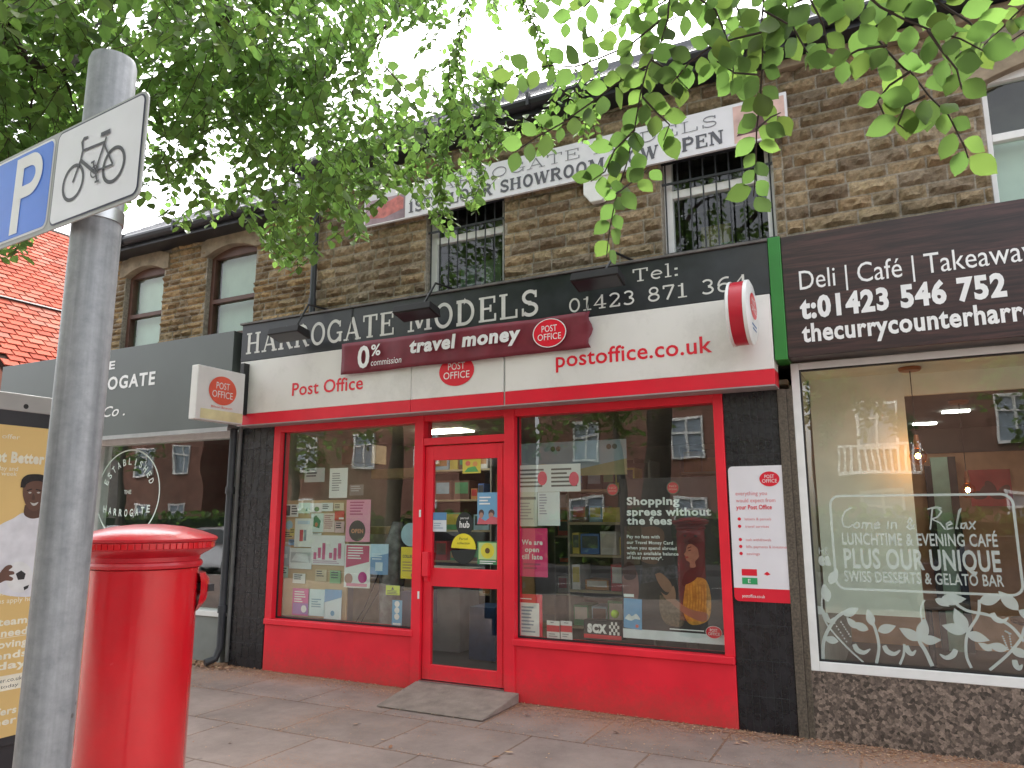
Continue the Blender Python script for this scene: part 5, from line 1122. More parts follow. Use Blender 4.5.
# shelves and stock inside the red shop
rs = random.Random(12)
def shelf_unit(x0, x1, y0, y1, zs, label):
    T = empty('shelf_unit', ((x0+x1)/2, (y0+y1)/2, .06), label, 'shelves', 'shelf units in the red shop')
    for z in zs: MB().box(x0, x1, y0, y1, z, z+.025).build('shelf', pm('beech_shelf', (.40, .32, .20), .6), T)
    for x in (x0-.02, x1): MB().box(x, x+.02, y0, y1, .06, zs[-1]+.3).build('side_panel', pm('shelf_side', (.30, .27, .22), .6), T)
    MB().box(x0, x1, y1, y1+.02, .06, zs[-1]+.3).build('back_panel', pm('shelf_back', (.12, .10, .08), .8), T)
COLS = [(.45, .05, .05), (.08, .16, .40), (.55, .50, .44), (.50, .40, .08), (.06, .07, .08), (.10, .28, .14), (.45, .22, .08), (.30, .42, .50), (.60, .58, .55), (.16, .09, .07)]
units = [(-3.0, -2.15, 1.0, 1.35, (.5, .85, 1.2, 1.52, 1.85), 'beech shelf unit behind the left part of the right window'), (-2.05, -1.1, 1.9, 2.3, (.5, .9, 1.3, 1.7, 2.05), 'beech shelf unit behind the large dark poster'),
         (-5.9, -4.7, 2.4, 2.8, (.6, 1.0, 1.4, 1.8, 2.2), 'beech shelf unit behind the left window'), (-4.4, -3.2, 3.8, 4.2, (.5, .9, 1.3, 1.7, 2.1), 'beech shelf unit facing the door at the back')]
for (x0, x1, y0, y1, zs, lb) in units:
    shelf_unit(x0, x1, y0, y1, zs, lb)
    for z in zs:
        x = x0+.02
        while x < x1-.1:
            w_ = rs.uniform(.07, .26); h_ = rs.uniform(.08, .26); w_ = min(w_, x1-x-.01); c_ = rs.choice(COLS); c2_ = rs.choice(COLS)
            mb = MB().box(x, x+w_, y0+rs.uniform(.0, .08), y1-.05, z+.027, z+.027+h_)
            T = mb.build('model_kit_box', pm('box_%02x%02x%02x' % tuple(int(v_*255) for v_ in c_), c_, .5, .15, 9), None, origin=(x+w_/2, (y0+y1)/2, z+.027))
            tag(T, 'boxed model kit on the '+lb.replace(' unit', '').replace('beech ', ''), 'box', 'boxed model kits on the shelves')
            yf = min(v_.co.y for v_ in T.data.vertices)
            p_ = MB().rect(facy(yf-.002), -w_*.42, w_*.42, h_*.3, h_*.9); p_.build('box_picture', pm('box_%02x%02x%02x' % tuple(int(v_*255) for v_ in c2_), c2_, .5, .15, 9), T, local=True)
            x += w_+rs.uniform(.005, .04)
# counter
T = empty('shop_counter', (-4.9, 1.6, .06), 'long pale shop counter behind the door', 'counter')
MB().box(-6.4, -4.6, 1.5, 1.95, .06, .95).build('counter_body', pm('counter_grey', (.3, .3, .32)), T); MB().box(-6.45, -4.55, 1.45, 2.0, .95, .99).build('counter_top', pm('counter_top', (.5, .46, .4), .4), T)
# floor-standing display seen in the low door glass
bx_thing('carton', 'brown carton on the shop floor behind the door', 'carton', -3.9, -3.5, 1.5, 1.9, .062, .40, (.22, .14, .08))
bx_thing('carton', 'blue carton on the shop floor behind the door', 'carton', -4.3, -3.98, 1.2, 1.6, .062, .62, (.03, .08, .2))

# ================================================================== parking sign on its post
_p = atd(79.3, 400, 2.09); PC = Vector((_p.x, _p.y, 0)); PR = .0575
T = empty('sign_post', tuple(PC), 'thick grey galvanised round post carrying the parking sign', 'post')
MB().lathe(PC, [(PR, -.01), (PR, 2.0), (PR, 2.805), (PR-.004, 2.82)], 40).build('post', GALV, T, smooth=True)
MB().lathe(PC, [(PR+.0, 2.358), (PR+.0035, 2.359), (PR+.0035, 2.392), (PR, 2.393)], 40).build('clip_band', STEEL, T, smooth=True)
MB().box(PC.x-.02+.03, PC.x+.02+.03, PC.y-PR-.02, PC.y-PR+.005, 2.355, 2.39).build('clip', STEEL, T, bevel=.003)
MB().lathe(PC, [(.09, .001), (.088, .012), (PR+.001, .02)], 32).build('foot_collar', pm('collar_tar', (.03, .03, .03), .9), T, smooth=True)
sn = Vector((-.075, -.997, 0)).normalized(); SU = Vector((.997, -.075, 0)).normalized(); SO = PC+sn*(PR+.022)
def onp(px, py):
    d_ = ray(px, py); t = (SO-CAM).dot(sn)/d_.dot(sn); p = CAM+d_*t-SO; return (p.dot(SU), p.z)
def S8(x, y): return onp(x/4.269, 80+y/4.269)
SF_ = Fr(SO, SU, (0, 0, 1))
TL = onp(60, 134.5); TR = onp(146, 92); BR = onp(139, 193.5); BL = onp(48.5, 228)
bu0 = (TL[0]+BL[0])/2; bu1 = (TR[0]+BR[0])/2; bv0 = (BL[1]+BR[1])/2; bv1 = (TL[1]+TR[1])/2
W = bu1-bu0; print('plate', W, bv1-bv0)
T = empty('parking_sign', tuple(SF_.p(bu0, bv0)), 'blue and white parking sign with bicycle symbol on the grey post', 'sign')
pl = W*1.08
MB().prism(SF_, rrect(bu0-pl-.006, bu1+.008, bv0-.008, bv1+.006, .028), -.004, .0).build('backing_plate', pm('grey_backing', (.42, .43, .42), .5, .1), T)
MB().box(0, 0, 0, 0, 0, 0) if False else None
b = MB(); 
for v_ in (bv0+.05, bv1-.06): b.fbox(SF_, bu0-.02, bu1-.02, v_-.015, v_+.015, -.018, -.0045)
b.build('channel', STEEL, T)
INKB = pm('blue_black_ink', (.02, .02, .06), .4)
MB().poly(SF_, rrect(bu0, bu1, bv0, bv1, .022), .0012).build('bicycle_panel_border', INKB, T)
MB().poly(SF_, rrect(bu0+.0045, bu1-.0045, bv0+.0045, bv1-.0045, .019), .002).build('bicycle_panel', pm('sign_white', (.74, .74, .78), .35, .04, 6, dirt=.06), T)
pu1 = bu0-.012; pu0 = pu1-W*1.0
MB().poly(SF_, rrect(pu0, pu1, bv0+.003, bv1-.003, .022), .0012).build('parking_panel_border', WLET, T)
MB().poly(SF_, rrect(pu0+.006, pu1-.006, bv0+.009, bv1-.009, .018), .002).build('parking_panel', pm('sign_blue', (.02, .15, .70), .35, .1, 8), T)
h_ = bv1-bv0; pc = onp(18, 200); pm_ = MB(); a_ = S8(60, 600)[0]; b2_ = S8(185, 400)[0]
sx0 = S8(48, 640)[0]-.004; st = .0415; vb = S8(40, 668)[1]; vt = S8(80, 345)[1]; rw_ = b2_-sx0
pm_.rect(SF_, sx0, sx0+st, vb, vt, .0030)
hb = (vt-vb)*.56
pts = [(sx0+st*.5, vt-st*.42), (sx0+rw_*.55, vt-st*.42)]+arc(sx0+rw_*.55, vt-hb/2, rw_*.45-st*.42, hb/2-st*.42, 90, -90, 14)[1:]+[(sx0+st*.5, vt-hb+st*.42)]
pm_.stroke(SF_, pts, st*.84, .0034); pm_.build('letter_p', WLET, T)
bk = MB(); L = [0]
def bs(pts, w, closed=False): L[0] += 1; bk.stroke(SF_, [S8(*p) if isinstance(p, tuple) else p for p in pts], w*1.16, .0028+.00025*L[0], closed)
for cpx in ((316, 440), (490, 363)):
    c_ = S8(*cpx); up_ = S8(cpx[0], cpx[1]-70); rad = abs(up_[1]-c_[1])*.98
    L[0] += 1; bk.stroke(SF_, [(c_[0]+rad*math.cos(2*math.pi*i/40), c_[1]+rad*math.sin(2*math.pi*i/40)) for i in range(40)],   .0092, .0028+.00025*L[0], True)
bs([(316, 440), (350, 345), (360, 300), (357, 268), (365, 252), (382, 247)], .0065); bs([(361, 304), (456, 266)], .0062); bs([(350, 345), (413, 398)], .008); bs([(413, 393), (462, 245)], .0062)
bs([(438, 238), (478, 220)], .010); bs([(413, 393), (490, 363)], .005); bs([(452, 275), (490, 363)], .005); bs([(406, 352), (424, 438)], .005); bs([(398, 358), (414, 350)], .005); bs([(414, 440), (432, 433)], .005)
c_ = S8(413, 394); L[0] += 1; bk.stroke(SF_, [(c_[0]+  .015*math.cos(2*math.pi*i/24), c_[1]+.015*math.sin(2*math.pi*i/24)) for i in range(24)], .004, .0028+.00025*L[0], True)
bk.build('bicycle_symbol', pm('symbol_ink', (.035, .03, .045), .45), T)

# ================================================================== pillar box
_p = atd(145.8, 560, 3.22); BC = Vector((_p.x, _p.y, 0))
T = empty('pillar_box', tuple(BC), 'glossy red round pillar box with a domed cap, behind the grey post', 'post box')
PRED = pm('pillar_red', (.56, .004, .012), .24, .10, 5, coat=.7, bump=.14, bscale=35, rvar=.1, dirt=.10)
MB().lathe(BC, [(.192, .22), (.190, .3), (.189, .8), (.189, 1.40), (.192, 1.424)], 72).build('body', PRED, T, smooth=True)
MB().lathe(BC, [(.205, .001), (.205, .19), (.190, .222)], 64).build('base', pm('pillar_black', (.012, .012, .012), .35, .2), T, smooth=True)
cp = MB().lathe(BC, [(r_*1.02, 1.533-(1.492-z_)*1.05 if z_ < 1.5 else 1.533+(z_-1.492)*.80) for r_, z_ in [(.186, 1.389), (.197, 1.394), (.200, 1.403), (.196, 1.412), (.188, 1.416), (.189, 1.430), (.203, 1.439), (.222, 1.449), (.231, 1.4555), (.235, 1.482), (.243, 1.484), (.247, 1.489), (.247, 1.494), (.240, 1.503), (.19, 1.527), (.12, 1.549), (.05, 1.559), (.004, 1.5605)]], 72)
CP = cp.build('cap', pm('pillar_cap_red', (.50, .01, .022), .33, .16, 9, coat=.3, bump=.1, bscale=60, dirt=.12), T, smooth=True)
dn = MB()
for k in range(66):
    a_ = 2*math.pi*k/66; o_ = Vector((math.cos(a_), math.sin(a_), 0)); t_ = Vector((-math.sin(a_), math.cos(a_), 0)); F_ = Fr(BC+o_*.2355, t_, (0, 0, 1)); dn.fbox(F_, -.0098, .0098, 1.499, 1.521, -.002, .0075)
dn.build('dentil_ring', MATS['pillar_red'], CP, bevel=.002)
hd = Vector((.212, .977, 0)).normalized(); ht = Vector((-hd.y, hd.x, 0))
hb_ = MB(); prof = [(.0, 1.405), (.045, 1.399), (.066, 1.37), (.068, 1.33), (.054, 1.29), (.022, 1.26), (.0, 1.254)]
n = 12; V = []
for i in range(n+1):
    t_ = -1+2*i/n; k_ = math.sqrt(max(0, 1-t_*t_*.85))
    for p_, z_ in prof: V.append(BC+hd*(.172*math.cos(t_*.75)+p_*k_*math.cos(t_*.5)+.012)+ht*(t_*.125)+Vector((0, 0, z_)))
m_ = len(prof); hb_.add(V, [(i*m_+j, (i+1)*m_+j, (i+1)*m_+j+1, i*m_+j+1) for i in range(n) for j in range(m_-1)]); H_ = hb_.build('posting_hood', PRED, T, smooth=True)
MB().fbox(Fr(BC+hd*.245, ht, (0, 0, 1)), -.085, .085, 1.325, 1.352, -.03, -.006).build('posting_slot', DARK, H_)
MB().fbox(Fr(BC+hd*.174, ht, (0, 0, 1)), -.055, .055, .40, 1.2, -.03, .010).build('door', PRED, T, bevel=.004)

# ================================================================== advertising panel (faces along the street)
AX = -4.97
def onx(px, py, x=AX):
    d_ = ray(px, py); p = CAM+d_*((x-CAM.x)/d_.x); return (p.y, p.z)
T = empty('advertising_panel', (AX, -3.5, 0), 'grey framed advertising panel with a yellow football poster, behind the sign post', 'advertising panel')
y0, y1 = -4.28, -2.98; ztop = onx(15, 396)[1]; zb = onx(8, 746)[1]; zh = onx(25, 412)[1]; zp = onx(25, 426.5)[1]; zq = onx(10, 736)[1]
GP = pm('panel_grey', (.38, .37, .36), .45, .06)
MB().box(AX-.16, AX-.005, y0, y1, zb, ztop).build('cabinet', pm('panel_dark', (.03, .03, .035), .4), T, bevel=.006)
MB().box(AX-.17, AX, y0-.02, y1+.02, zh, ztop+.02).build('header', GP, T, bevel=.008)
for y_ in (y0+.2, y1-.3): MB().box(AX-.14, AX-.03, y_, y_+.12, 0, zb).build('foot', pm('panel_dark', (.03, .03, .035)), T, bevel=.006)
F = FX(AX-.003, 0, 0); MB().rect(F, y0+.05, y1-.05, zq, zp).build('poster', pm('poster_amber', (.72, .50, .20), .35, .05, 2), T)
c_ = onx(26, 406.5); MB().ell(FX(AX+.001, 0, 0), c_[0], c_[1], .016, .016).build('lock', DARK, T)
F = FX(AX-.001, 0, 0); l = MB()
a_ = onx(44, 464); w_ = 1.02
b_ = onx(0, 464); l_w = (a_[0]-b_[0])*(11/8.6)
tfit(l, F, 'Get Better', a_[0]-(a_[0]-b_[0])*1.32, a_[0], a_[1], .062, .0005, .05)
for i, (px, py) in enumerate(((20, 438), (18, 469.5), (17, 474.5))): p_ = onx(px, py); tfit(l, F, ['a great offer', 'Join us today and', 'play every week'][i], p_[0]-.28, p_[0], p_[1]-.01, .028, .0005)
z_ = onx(10, 611)[1]; l.rect(F, y0+.05, y1-.05, z_-.16, z_-.157, .0004)
for i, py in enumerate((592, 600)): p_ = onx(22, py); tfit(l, F, 'offer terms and conditions apply here', p_[0]-.6, p_[0]+.1, p_[1]-.01, .03, .0005)
for i, py in enumerate((621, 632, 643, 654, 664)): p_ = onx(24, py); tfit(l, F, ['The best team', 'when you need', 'to keep moving', 'with friends', 'every day'][i], p_[0]-.5, p_[0]+.02, p_[1]-.012, .042, .0005, .03)
p_ = onx(22, 680); l.rect(F, p_[0]-.7, p_[0]+.03, p_[1]-.045, p_[1]+.045, .0003)
for i, py in enumerate((712, 722)): p_ = onx(8, py); tfit(l, F, ['NHS offers', 'together'][i], p_[0]-.3, p_[0]+.05, p_[1]-.012, .04, .0006, .03)
l.build('poster_lettering', pm('cream_ink', (.80, .76, .62), .4), T)
p_ = onx(22, 680); l = MB(); tfit(l, F, 'www.better.co.uk', p_[0]-.3, p_[0], p_[1]+.005, .024, .0006); tfit(l, F, 'register today', p_[0]-.28, p_[0]-.02, p_[1]-.03, .02, .0006); l.build('small_print', pm('dark_print_ink', (.08, .08, .08)), T)
def an(x, y): return onx(x/4.518, 390+y/4.518)
def ash(nm, col, pts, dd, rough=.5, var=.1, sc=12, sm_=True): MB().poly(F, [an(*p) for p in (smooth(pts) if sm_ else pts)], dd).build(nm, pm('ad_'+nm+'%d' % int(dd*1e5), col, rough, var, sc), T)
ash('shirt', (.70, .70, .74), [(-60, 800), (-50, 660), (0, 610), (60, 580), (105, 555), (150, 575), (185, 560), (230, 590), (270, 640), (290, 800), (230, 920), (0, 920), (-60, 800)], .0010)
ash('neck', (.10, .05, .035), [(112, 520), (108, 560), (130, 578), (160, 580), (190, 565), (190, 510), (112, 520)], .0014)
ash('face', (.13, .065, .045), [(104, 440), (110, 415), (140, 402), (180, 405), (200, 430), (200, 480), (188, 520), (165, 545), (140, 545), (118, 520), (104, 480), (104, 440)], .0018)
ash('hair', (.015, .012, .012), [(92, 440), (98, 405), (120, 385), (150, 380), (190, 383), (210, 400), (215, 440), (203, 440), (190, 415), (150, 412), (120, 425), (112, 440), (92, 440)], .0022, var=.5, sc=60)
ash('eyebrow', (.01, .008, .008), [(122, 452), (142, 446), (143, 450), (122, 456), (122, 452)], .0026); ash('eyebrow', (.01, .008, .008), [(162, 447), (184, 452), (184, 456), (162, 451), (162, 447)], .0026)
ash('eye', (.5, .48, .45), [(126, 464), (134, 460), (142, 464), (134, 468), (126, 464)], .0028); ash('eye', (.5, .48, .45), [(165, 464), (173, 460), (181, 464), (173, 468), (165, 464)], .0028)
ash('nose', (.08, .04, .03), [(150, 465), (158, 490), (150, 497), (142, 492), (150, 465)], .0030); ash('teeth', (.55, .53, .5), [(135, 507), (153, 512), (172, 507), (160, 521), (146, 521), (135, 507)], .0032)
ash('football', (.72, .72, .72), [(20, 850), (35, 800), (80, 775), (125, 790), (145, 835), (130, 890), (90, 915), (45, 900), (20, 850)], .0034)
ash('football_patch', (.03, .03, .03), [(70, 830), (95, 815), (115, 830), (108, 855), (80, 858)], .0038, sm_=False); ash('football_patch', (.03, .03, .03), [(105, 890), (130, 880), (125, 895), (108, 905)], .0038, sm_=False)
ash('hand', (.14, .07, .05), [(-20, 850), (20, 800), (45, 790), (55, 800), (38, 815), (60, 820), (62, 832), (40, 838), (58, 850), (50, 862), (20, 862), (-20, 880), (-20, 850)], .0042)
MB().rect(F, y0+.05, y1-.05, onx(10, 587)[1]-.9, onx(16, 587)[1], .0046) 
am = MB().rect(F, y0+.05, y1-.05, zq, an(60, 888)[1], .0001); am.build('poster_lower', pm('poster_amber_b', (.72, .50, .20), .35, .05, 2), T)

# ================================================================== trees
LEAFM = attr_mat('leaves', .42, .62)
rt = random.Random(42)
def leaf_far(mb, p, dirv, nrm, s, col):
    side = dirv.cross(nrm).normalized(); w = s*.36; f = nrm*(s*.10)
    mb.add([p, p+dirv*s*.35+side*w+f, p+dirv*s*.75+side*w*.75+f, p+dirv*s, p+dirv*s*.75-side*w*.75+f, p+dirv*s*.35-side*w+f, p+dirv*s*.5],
           [(0, 6, 1), (1, 6, 2), (2, 6, 3), (0, 5, 6), (5, 4, 6), (4, 3, 6)], col)
def leaf_near(mb, p, dirv, nrm, s, col):
    side = dirv.cross(nrm).normalized(); prof = [(.0, .0), (.10, .17), (.26, .31), (.45, .37), (.64, .32), (.82, .19), (.94, .06)]
    V = [p]; Lf = []; Rt = []; Md = []; cu = rt.uniform(-.15, .25); wave = rt.uniform(0, 6)
    for k, (t, w) in enumerate(prof[1:]):
        base = p+dirv*(t*s)+nrm*(-cu*s*t*t)
        Md.append(len(V)); V.append(base); ww = w*s; rip = nrm*(s*.02*math.sin(wave+k*2.1))
        Lf.append(len(V)); V.append(base+side*ww+nrm*(ww*.22)+rip); Rt.append(len(V)); V.append(base-side*ww+nrm*(ww*.22)-rip)
    tip = len(V); V.append(p+dirv*s*1.02+nrm*(-cu*s))
    fs = [(0, Md[0], Lf[0]), (0, Rt[0], Md[0])]
    for k in range(len(Md)-1): fs += [(Md[k], Md[k+1], Lf[k+1], Lf[k]), (Rt[k], Rt[k+1], Md[k+1], Md[k])]
    fs += [(Md[-1], tip, Lf[-1]), (Rt[-1], tip, Md[-1])]
    mb.add(V, fs, col)
def rv(s=1): return Vector((rt.gauss(0, s), rt.gauss(0, s), rt.gauss(0, s)))
def lcol(k=1):
    g = rt.uniform(.7, 1.3)*k; y_ = rt.uniform(-.03, .05)
    g *= rt.choice((.7, .9, 1, 1, 1.15)); return (.105*g+max(0, y_)*.5, .178*g+y_*.3, .056*g, 1)
def twig_leaves(mb, wood, pts, s, near=False, step=None, wood_r=.0018, k=1.):
    # pts: world polyline; leaves alternate left and right along it
    P = [Vector(p) for p in pts]; pn = ((CAM-P[0]).normalized()+rv(.3)).normalized(); wood.tube(P, [wood_r*(1-.6*i/(len(P)-1))+.0006 for i in range(len(P))], 5 if near else 3)
    acc = 0; side = 1; st_ = step or s*.55
    for i in range(len(P)-1):
        a_ = P[i]; b_ = P[i+1]; d_ = b_-a_; L_ = d_.length
        if L_ < 1e-5: continue
        t_ = d_/L_
        while acc < L_:
            p = a_+t_*acc; hz = t_.cross(Vector((0, 0, 1)))
            if hz.length < .3: hz = Vector((math.cos(side*1.3+i), math.sin(side*1.3+i), 0))
            
            if near: hz = t_.cross(pn)
            hz.normalize(); side = -side
            dv = (hz*side*rt.uniform(.7, 1.1)+t_*rt.uniform(.3, .8)+Vector((0, 0, -rt.uniform(.1, .75 if near else .7)))+rv(.16)).normalized()
            nr = ((Vector((0, -.25, 1))+rv(.45)) if not near else ((CAM-p).normalized()*-1.1+Vector((0, 0, .5))+rv(.38))); nr = (nr-dv*nr.dot(dv))
            if nr.length < .1: nr = Vector((1, 0, 0)).cross(dv)
            nr.normalize(); ss = s*rt.uniform(.7, 1.15)
            if near:
                pe = p+dv*.008; leaf_near(mb, pe, dv, nr, ss, lcol(k))
            else: leaf_far(mb, p, dv, nr, ss, lcol(k))
            acc += st_*rt.uniform(.7, 1.3)
        acc -= L_
BARK = pm('bark', (.07, .06, .048), .95, .4, 12, bump=1., bscale=30)
TWIG = pm('dark_twig', (.035, .022, .016), .8, .3, 30)
# ---- the tree whose crown overhangs the picture
TB = empty('street_tree', (-4.3, -8.55, 0), 'broad-leaved street tree whose leafy branches hang across the top of the picture', 'tree')
trunk = MB()
tp = [(-4.3, -8.55, -.1), (-4.28, -8.5, .5), (-4.3, -8.45, 1.6), (-4.2, -8.4, 2.8), (-4.05, -8.3, 4.0), (-3.9, -8.1, 5.3), (-3.8, -7.9, 6.8)]
trunk.tube(tp, [.42, .33, .29, .27, .25, .2, .12], 20); trunk.build('trunk', BARK, TB, smooth=True)
wood = MB(); crown = MB(); neart = MB(); nearw = MB()
def limb(pts, r0, r1, n=8):
    P3 = []; P = [Vector(p) for p in pts]
    for i in range(len(P)-1):
        p0 = P[max(i-1, 0)]; p1 = P[i]; p2 = P[i+1]; p3 = P[min(i+2, len(P)-1)]
        for k in range(5):
            t = k/5; P3.append(.5*((2*p1)+(p2-p0)*t+(2*p0-5*p1+4*p2-p3)*t*t+(3*p1-p0-3*p2+p3)*t**3)+rv(.008))
    P3.append(P[-1]); m_ = len(P3); wood.tube(P3, [r0+(r1-r0)*i/(m_-1) for i in range(m_)], n); return P3
T0 = Vector((-4.05, -8.3, 4.0)); T1 = Vector((-3.9, -8.1, 5.0))
def pa(px, py, dist): return atd(px, py, dist)
limbs = []
limbs.append(limb([T0, (-4.3, -7.0, 4.6), pa(-60, -30, 4.0), pa(0, 18, 4.1), pa(20, 58, 4.2), pa(40, 66, 4.3), pa(68, 69, 4.4), pa(78, 55, 4.6)], .07, .008))
limbs.append(limb([T1, (-4.4, -6.2, 5.4), pa(190, -20, 4.4), pa(212, 25, 4.6), pa(240, 58, 4.8), pa(282, 92, 5.0)], .06, .006))
limbs.append(limb([T1, (-3.2, -6.8, 5.3), (-2.9, -5.2, 5.4), pa(400, -60, 4.6), pa(360, 60, 5.2)], .05, .006))
limbs.append(limb([T1, (-2.6, -6.9, 4.8), (-1.2, -5.6, 4.6), (-.6, -4.8, 4.3), pa(680, -70, 2.3), pa(700, -30, 2.2)], .05, .008))
limbs.append(limb([(-2.6, -6.9, 4.8), (-1.0, -6.3, 4.3), (.2, -5.4, 3.9), pa(840, -40, 2.0)], .03, .008))
limbs.append(limb([T0, (-3.9, -6.9, 4.3), pa(60, -40, 3.6), pa(95, 28, 5.4)], .04, .006))
limbs.append(limb([pa(60, 72, 4.35), pa(34, 68, 4.25), pa(32, 100, 4.3), pa(30, 130, 4.3)], .012, .004)); limbs.append(limb([pa(64, 70, 4.4), pa(70, 95, 4.4), pa(82, 118, 4.5)], .01, .003))
# region of the mid-distance foliage: polygon in angles with lower boundary; leaves fill it in depth
low = [(-80, 250), (0, 262), (18, 262), (45, 215), (60, 205), (100, 215), (125, 190), (150, 205), (170, 240), (200, 238), (228, 212), (245, 222), (262, 245), (282, 272), (305, 278), (322, 250), (338, 240), (352, 252), (368, 240), (385, 205), (400, 192), (425, 212), (440, 232), (452, 236), (462, 205), (475, 215), (492, 190), (500, 160), (508, 130), (520, 60), (560, 30), (600, 20), (700, 0), (760, -20)]
def lowy(x):
    for (a_, b_), (c_, d_) in zip(low, low[1:]):
        if a_ <= x <= c_: return b_+(d_-b_)*(x-a_)/(c_-a_)
    return -50
def dens(x, y):
    if y > lowy(x): return 0
    k = 1.
    if 128 < x < 235 and y > 140: k = .24
    if 150 < x < 200 and y > 205: k = .5
    if 235 < x < 300 and y > 170: k = .9
    if 370 < x < 450 and 30 < y < 118: k = .12
    if 445 < x < 540 and y < 85: k = .07
    if x > 520: k = .07
    if 400 < x < 440 and y > 110: k = .40
    if 440 < x < 510 and 80 < y: k = .40
    if x < 60 and y > 205: k = .35
    if 300 < x < 375 and y > 215: k = .5
    if 120 < x < 160 and 15 < y < 60: k *= .45
    if 330 < x < 370 and 70 < y < 110: k *= .5
    k *= .42+1.15*max(0, noise.noise(Vector((x*.03, y*.03, 3.1)))+.35)
    if noise.noise(Vector((x*.075, y*.075, 9.))) < -.16: k *= .22
    return k
cnt = 0
for i in range(6300):
    x = rt.uniform(-90, 600); y = rt.uniform(-60, 285)
    if rt.random() > dens(x, y): continue
    dist = rt.uniform(3.9, 6.2) if x < 420 else rt.uniform(4.4, 5.6)
    if y < 60 and x < 300 and rt.random() < .25: dist = rt.uniform(3.0, 4.2)
    p = pa(x, y, dist)
    if p.y > -.45: p = pa(x, y, dist*.8)
    if p.y > -.45 or p.z < 2.2: continue
    # a small hanging spray that ends here
    L_ = rt.uniform(.14, .34); az = rt.uniform(0, 6.28); up_ = Vector((math.cos(az)*.55, math.sin(az)*.55, rt.uniform(.35, 1.0))).normalized()
    a_ = p+up_*L_; mid = p+up_*L_*.5+Vector((math.cos(az), math.sin(az), 0))*.03+Vector((0, 0, .02))
    twig_leaves(crown, wood, [a_, mid, p], .074, False, .034, .0022); cnt += 1
print('sprays', cnt)
# drooping twig lines visible inside the mass
for (pts, dd) in (([(244, 70), (262, 120), (275, 165), (290, 215), (298, 262)], 4.9), ([(212, 30), (218, 90), (232, 140)], 4.7), ([(268, 85), (300, 130), (330, 165), (350, 200), (362, 235)], 5.0), ([(355, 40), (365, 90), (380, 130), (395, 170), (408, 192)], 4.9), ([(150, 30), (170, 80), (178, 130), (172, 190)], 4.8),
                  ([(470, -20), (462, 60), (470, 120), (482, 170), (478, 205)], 4.9), ([(448, 60), (452, 120), (446, 180), (450, 225)], 4.7), ([(500, 60), (492, 110), (500, 150)], 4.6), ([(520, -10), (545, 40), (555, 80)], 4.6), ([(590, 60), (560, 95), (540, 120), (548, 150)], 4.5), ([(575, 90), (590, 110), (585, 140)], 4.5)):
    P = [pa(x, y, dd+.12*j) for j, (x, y) in enumerate(pts)]
    P = [q_ for q_ in P if q_.y < -.3]
    if len(P) > 2:
        for rep in range(3 if pts[0][0] > 440 else 1):
            twig_leaves(crown, wood, [q_+rv(.04) for q_ in P], .068, False, .026, .004)
# outside the picture: the rest of the crown, above, behind and to the left
for i in range(1300):
    th = rt.uniform(0, 6.28); rr_ = math.sqrt(rt.random()); zz = rt.uniform(-1, 1); rad = math.sqrt(1-zz*zz)
    c_ = Vector((-4.2+5.6*rr_**.5*rad*math.cos(th), -7.6+5.2*rr_**.5*rad*math.sin(th), 6.6+2.9*zz*rr_**.3))
    if c_.y > -.6 or c_.z < 3.6: continue
    q_ = proj(c_)
    if q_ and -70 < q_[0] < 1090 and -70 < q_[1] < 830: continue
    u_ = rv(1).normalized(); twig_leaves(crown, wood, [c_-u_*.25, c_, c_+u_*.25+Vector((0, 0, -.1))], .12, False, .07, .003)
for k in range(14):
    a_ = 2*math.pi*k/14; st_ = Vector(tp[4+k % 3]); e_ = Vector((-4.2+4.2*math.cos(a_), -7.9+3.6*math.sin(a_), 6.3+1.6*(k % 3)))
    if e_.y > -2.5: e_.z += 1.2
    q_ = proj((st_+e_)/2); q2_ = proj(e_)
    if any(z_ and -30 < z_[0] < 1050 and -30 < z_[1] < 800 for z_ in (q_, q2_)): continue
    limb([st_, (st_+e_)/2+Vector((0, 0, .4)), e_], .07, .012, 6)
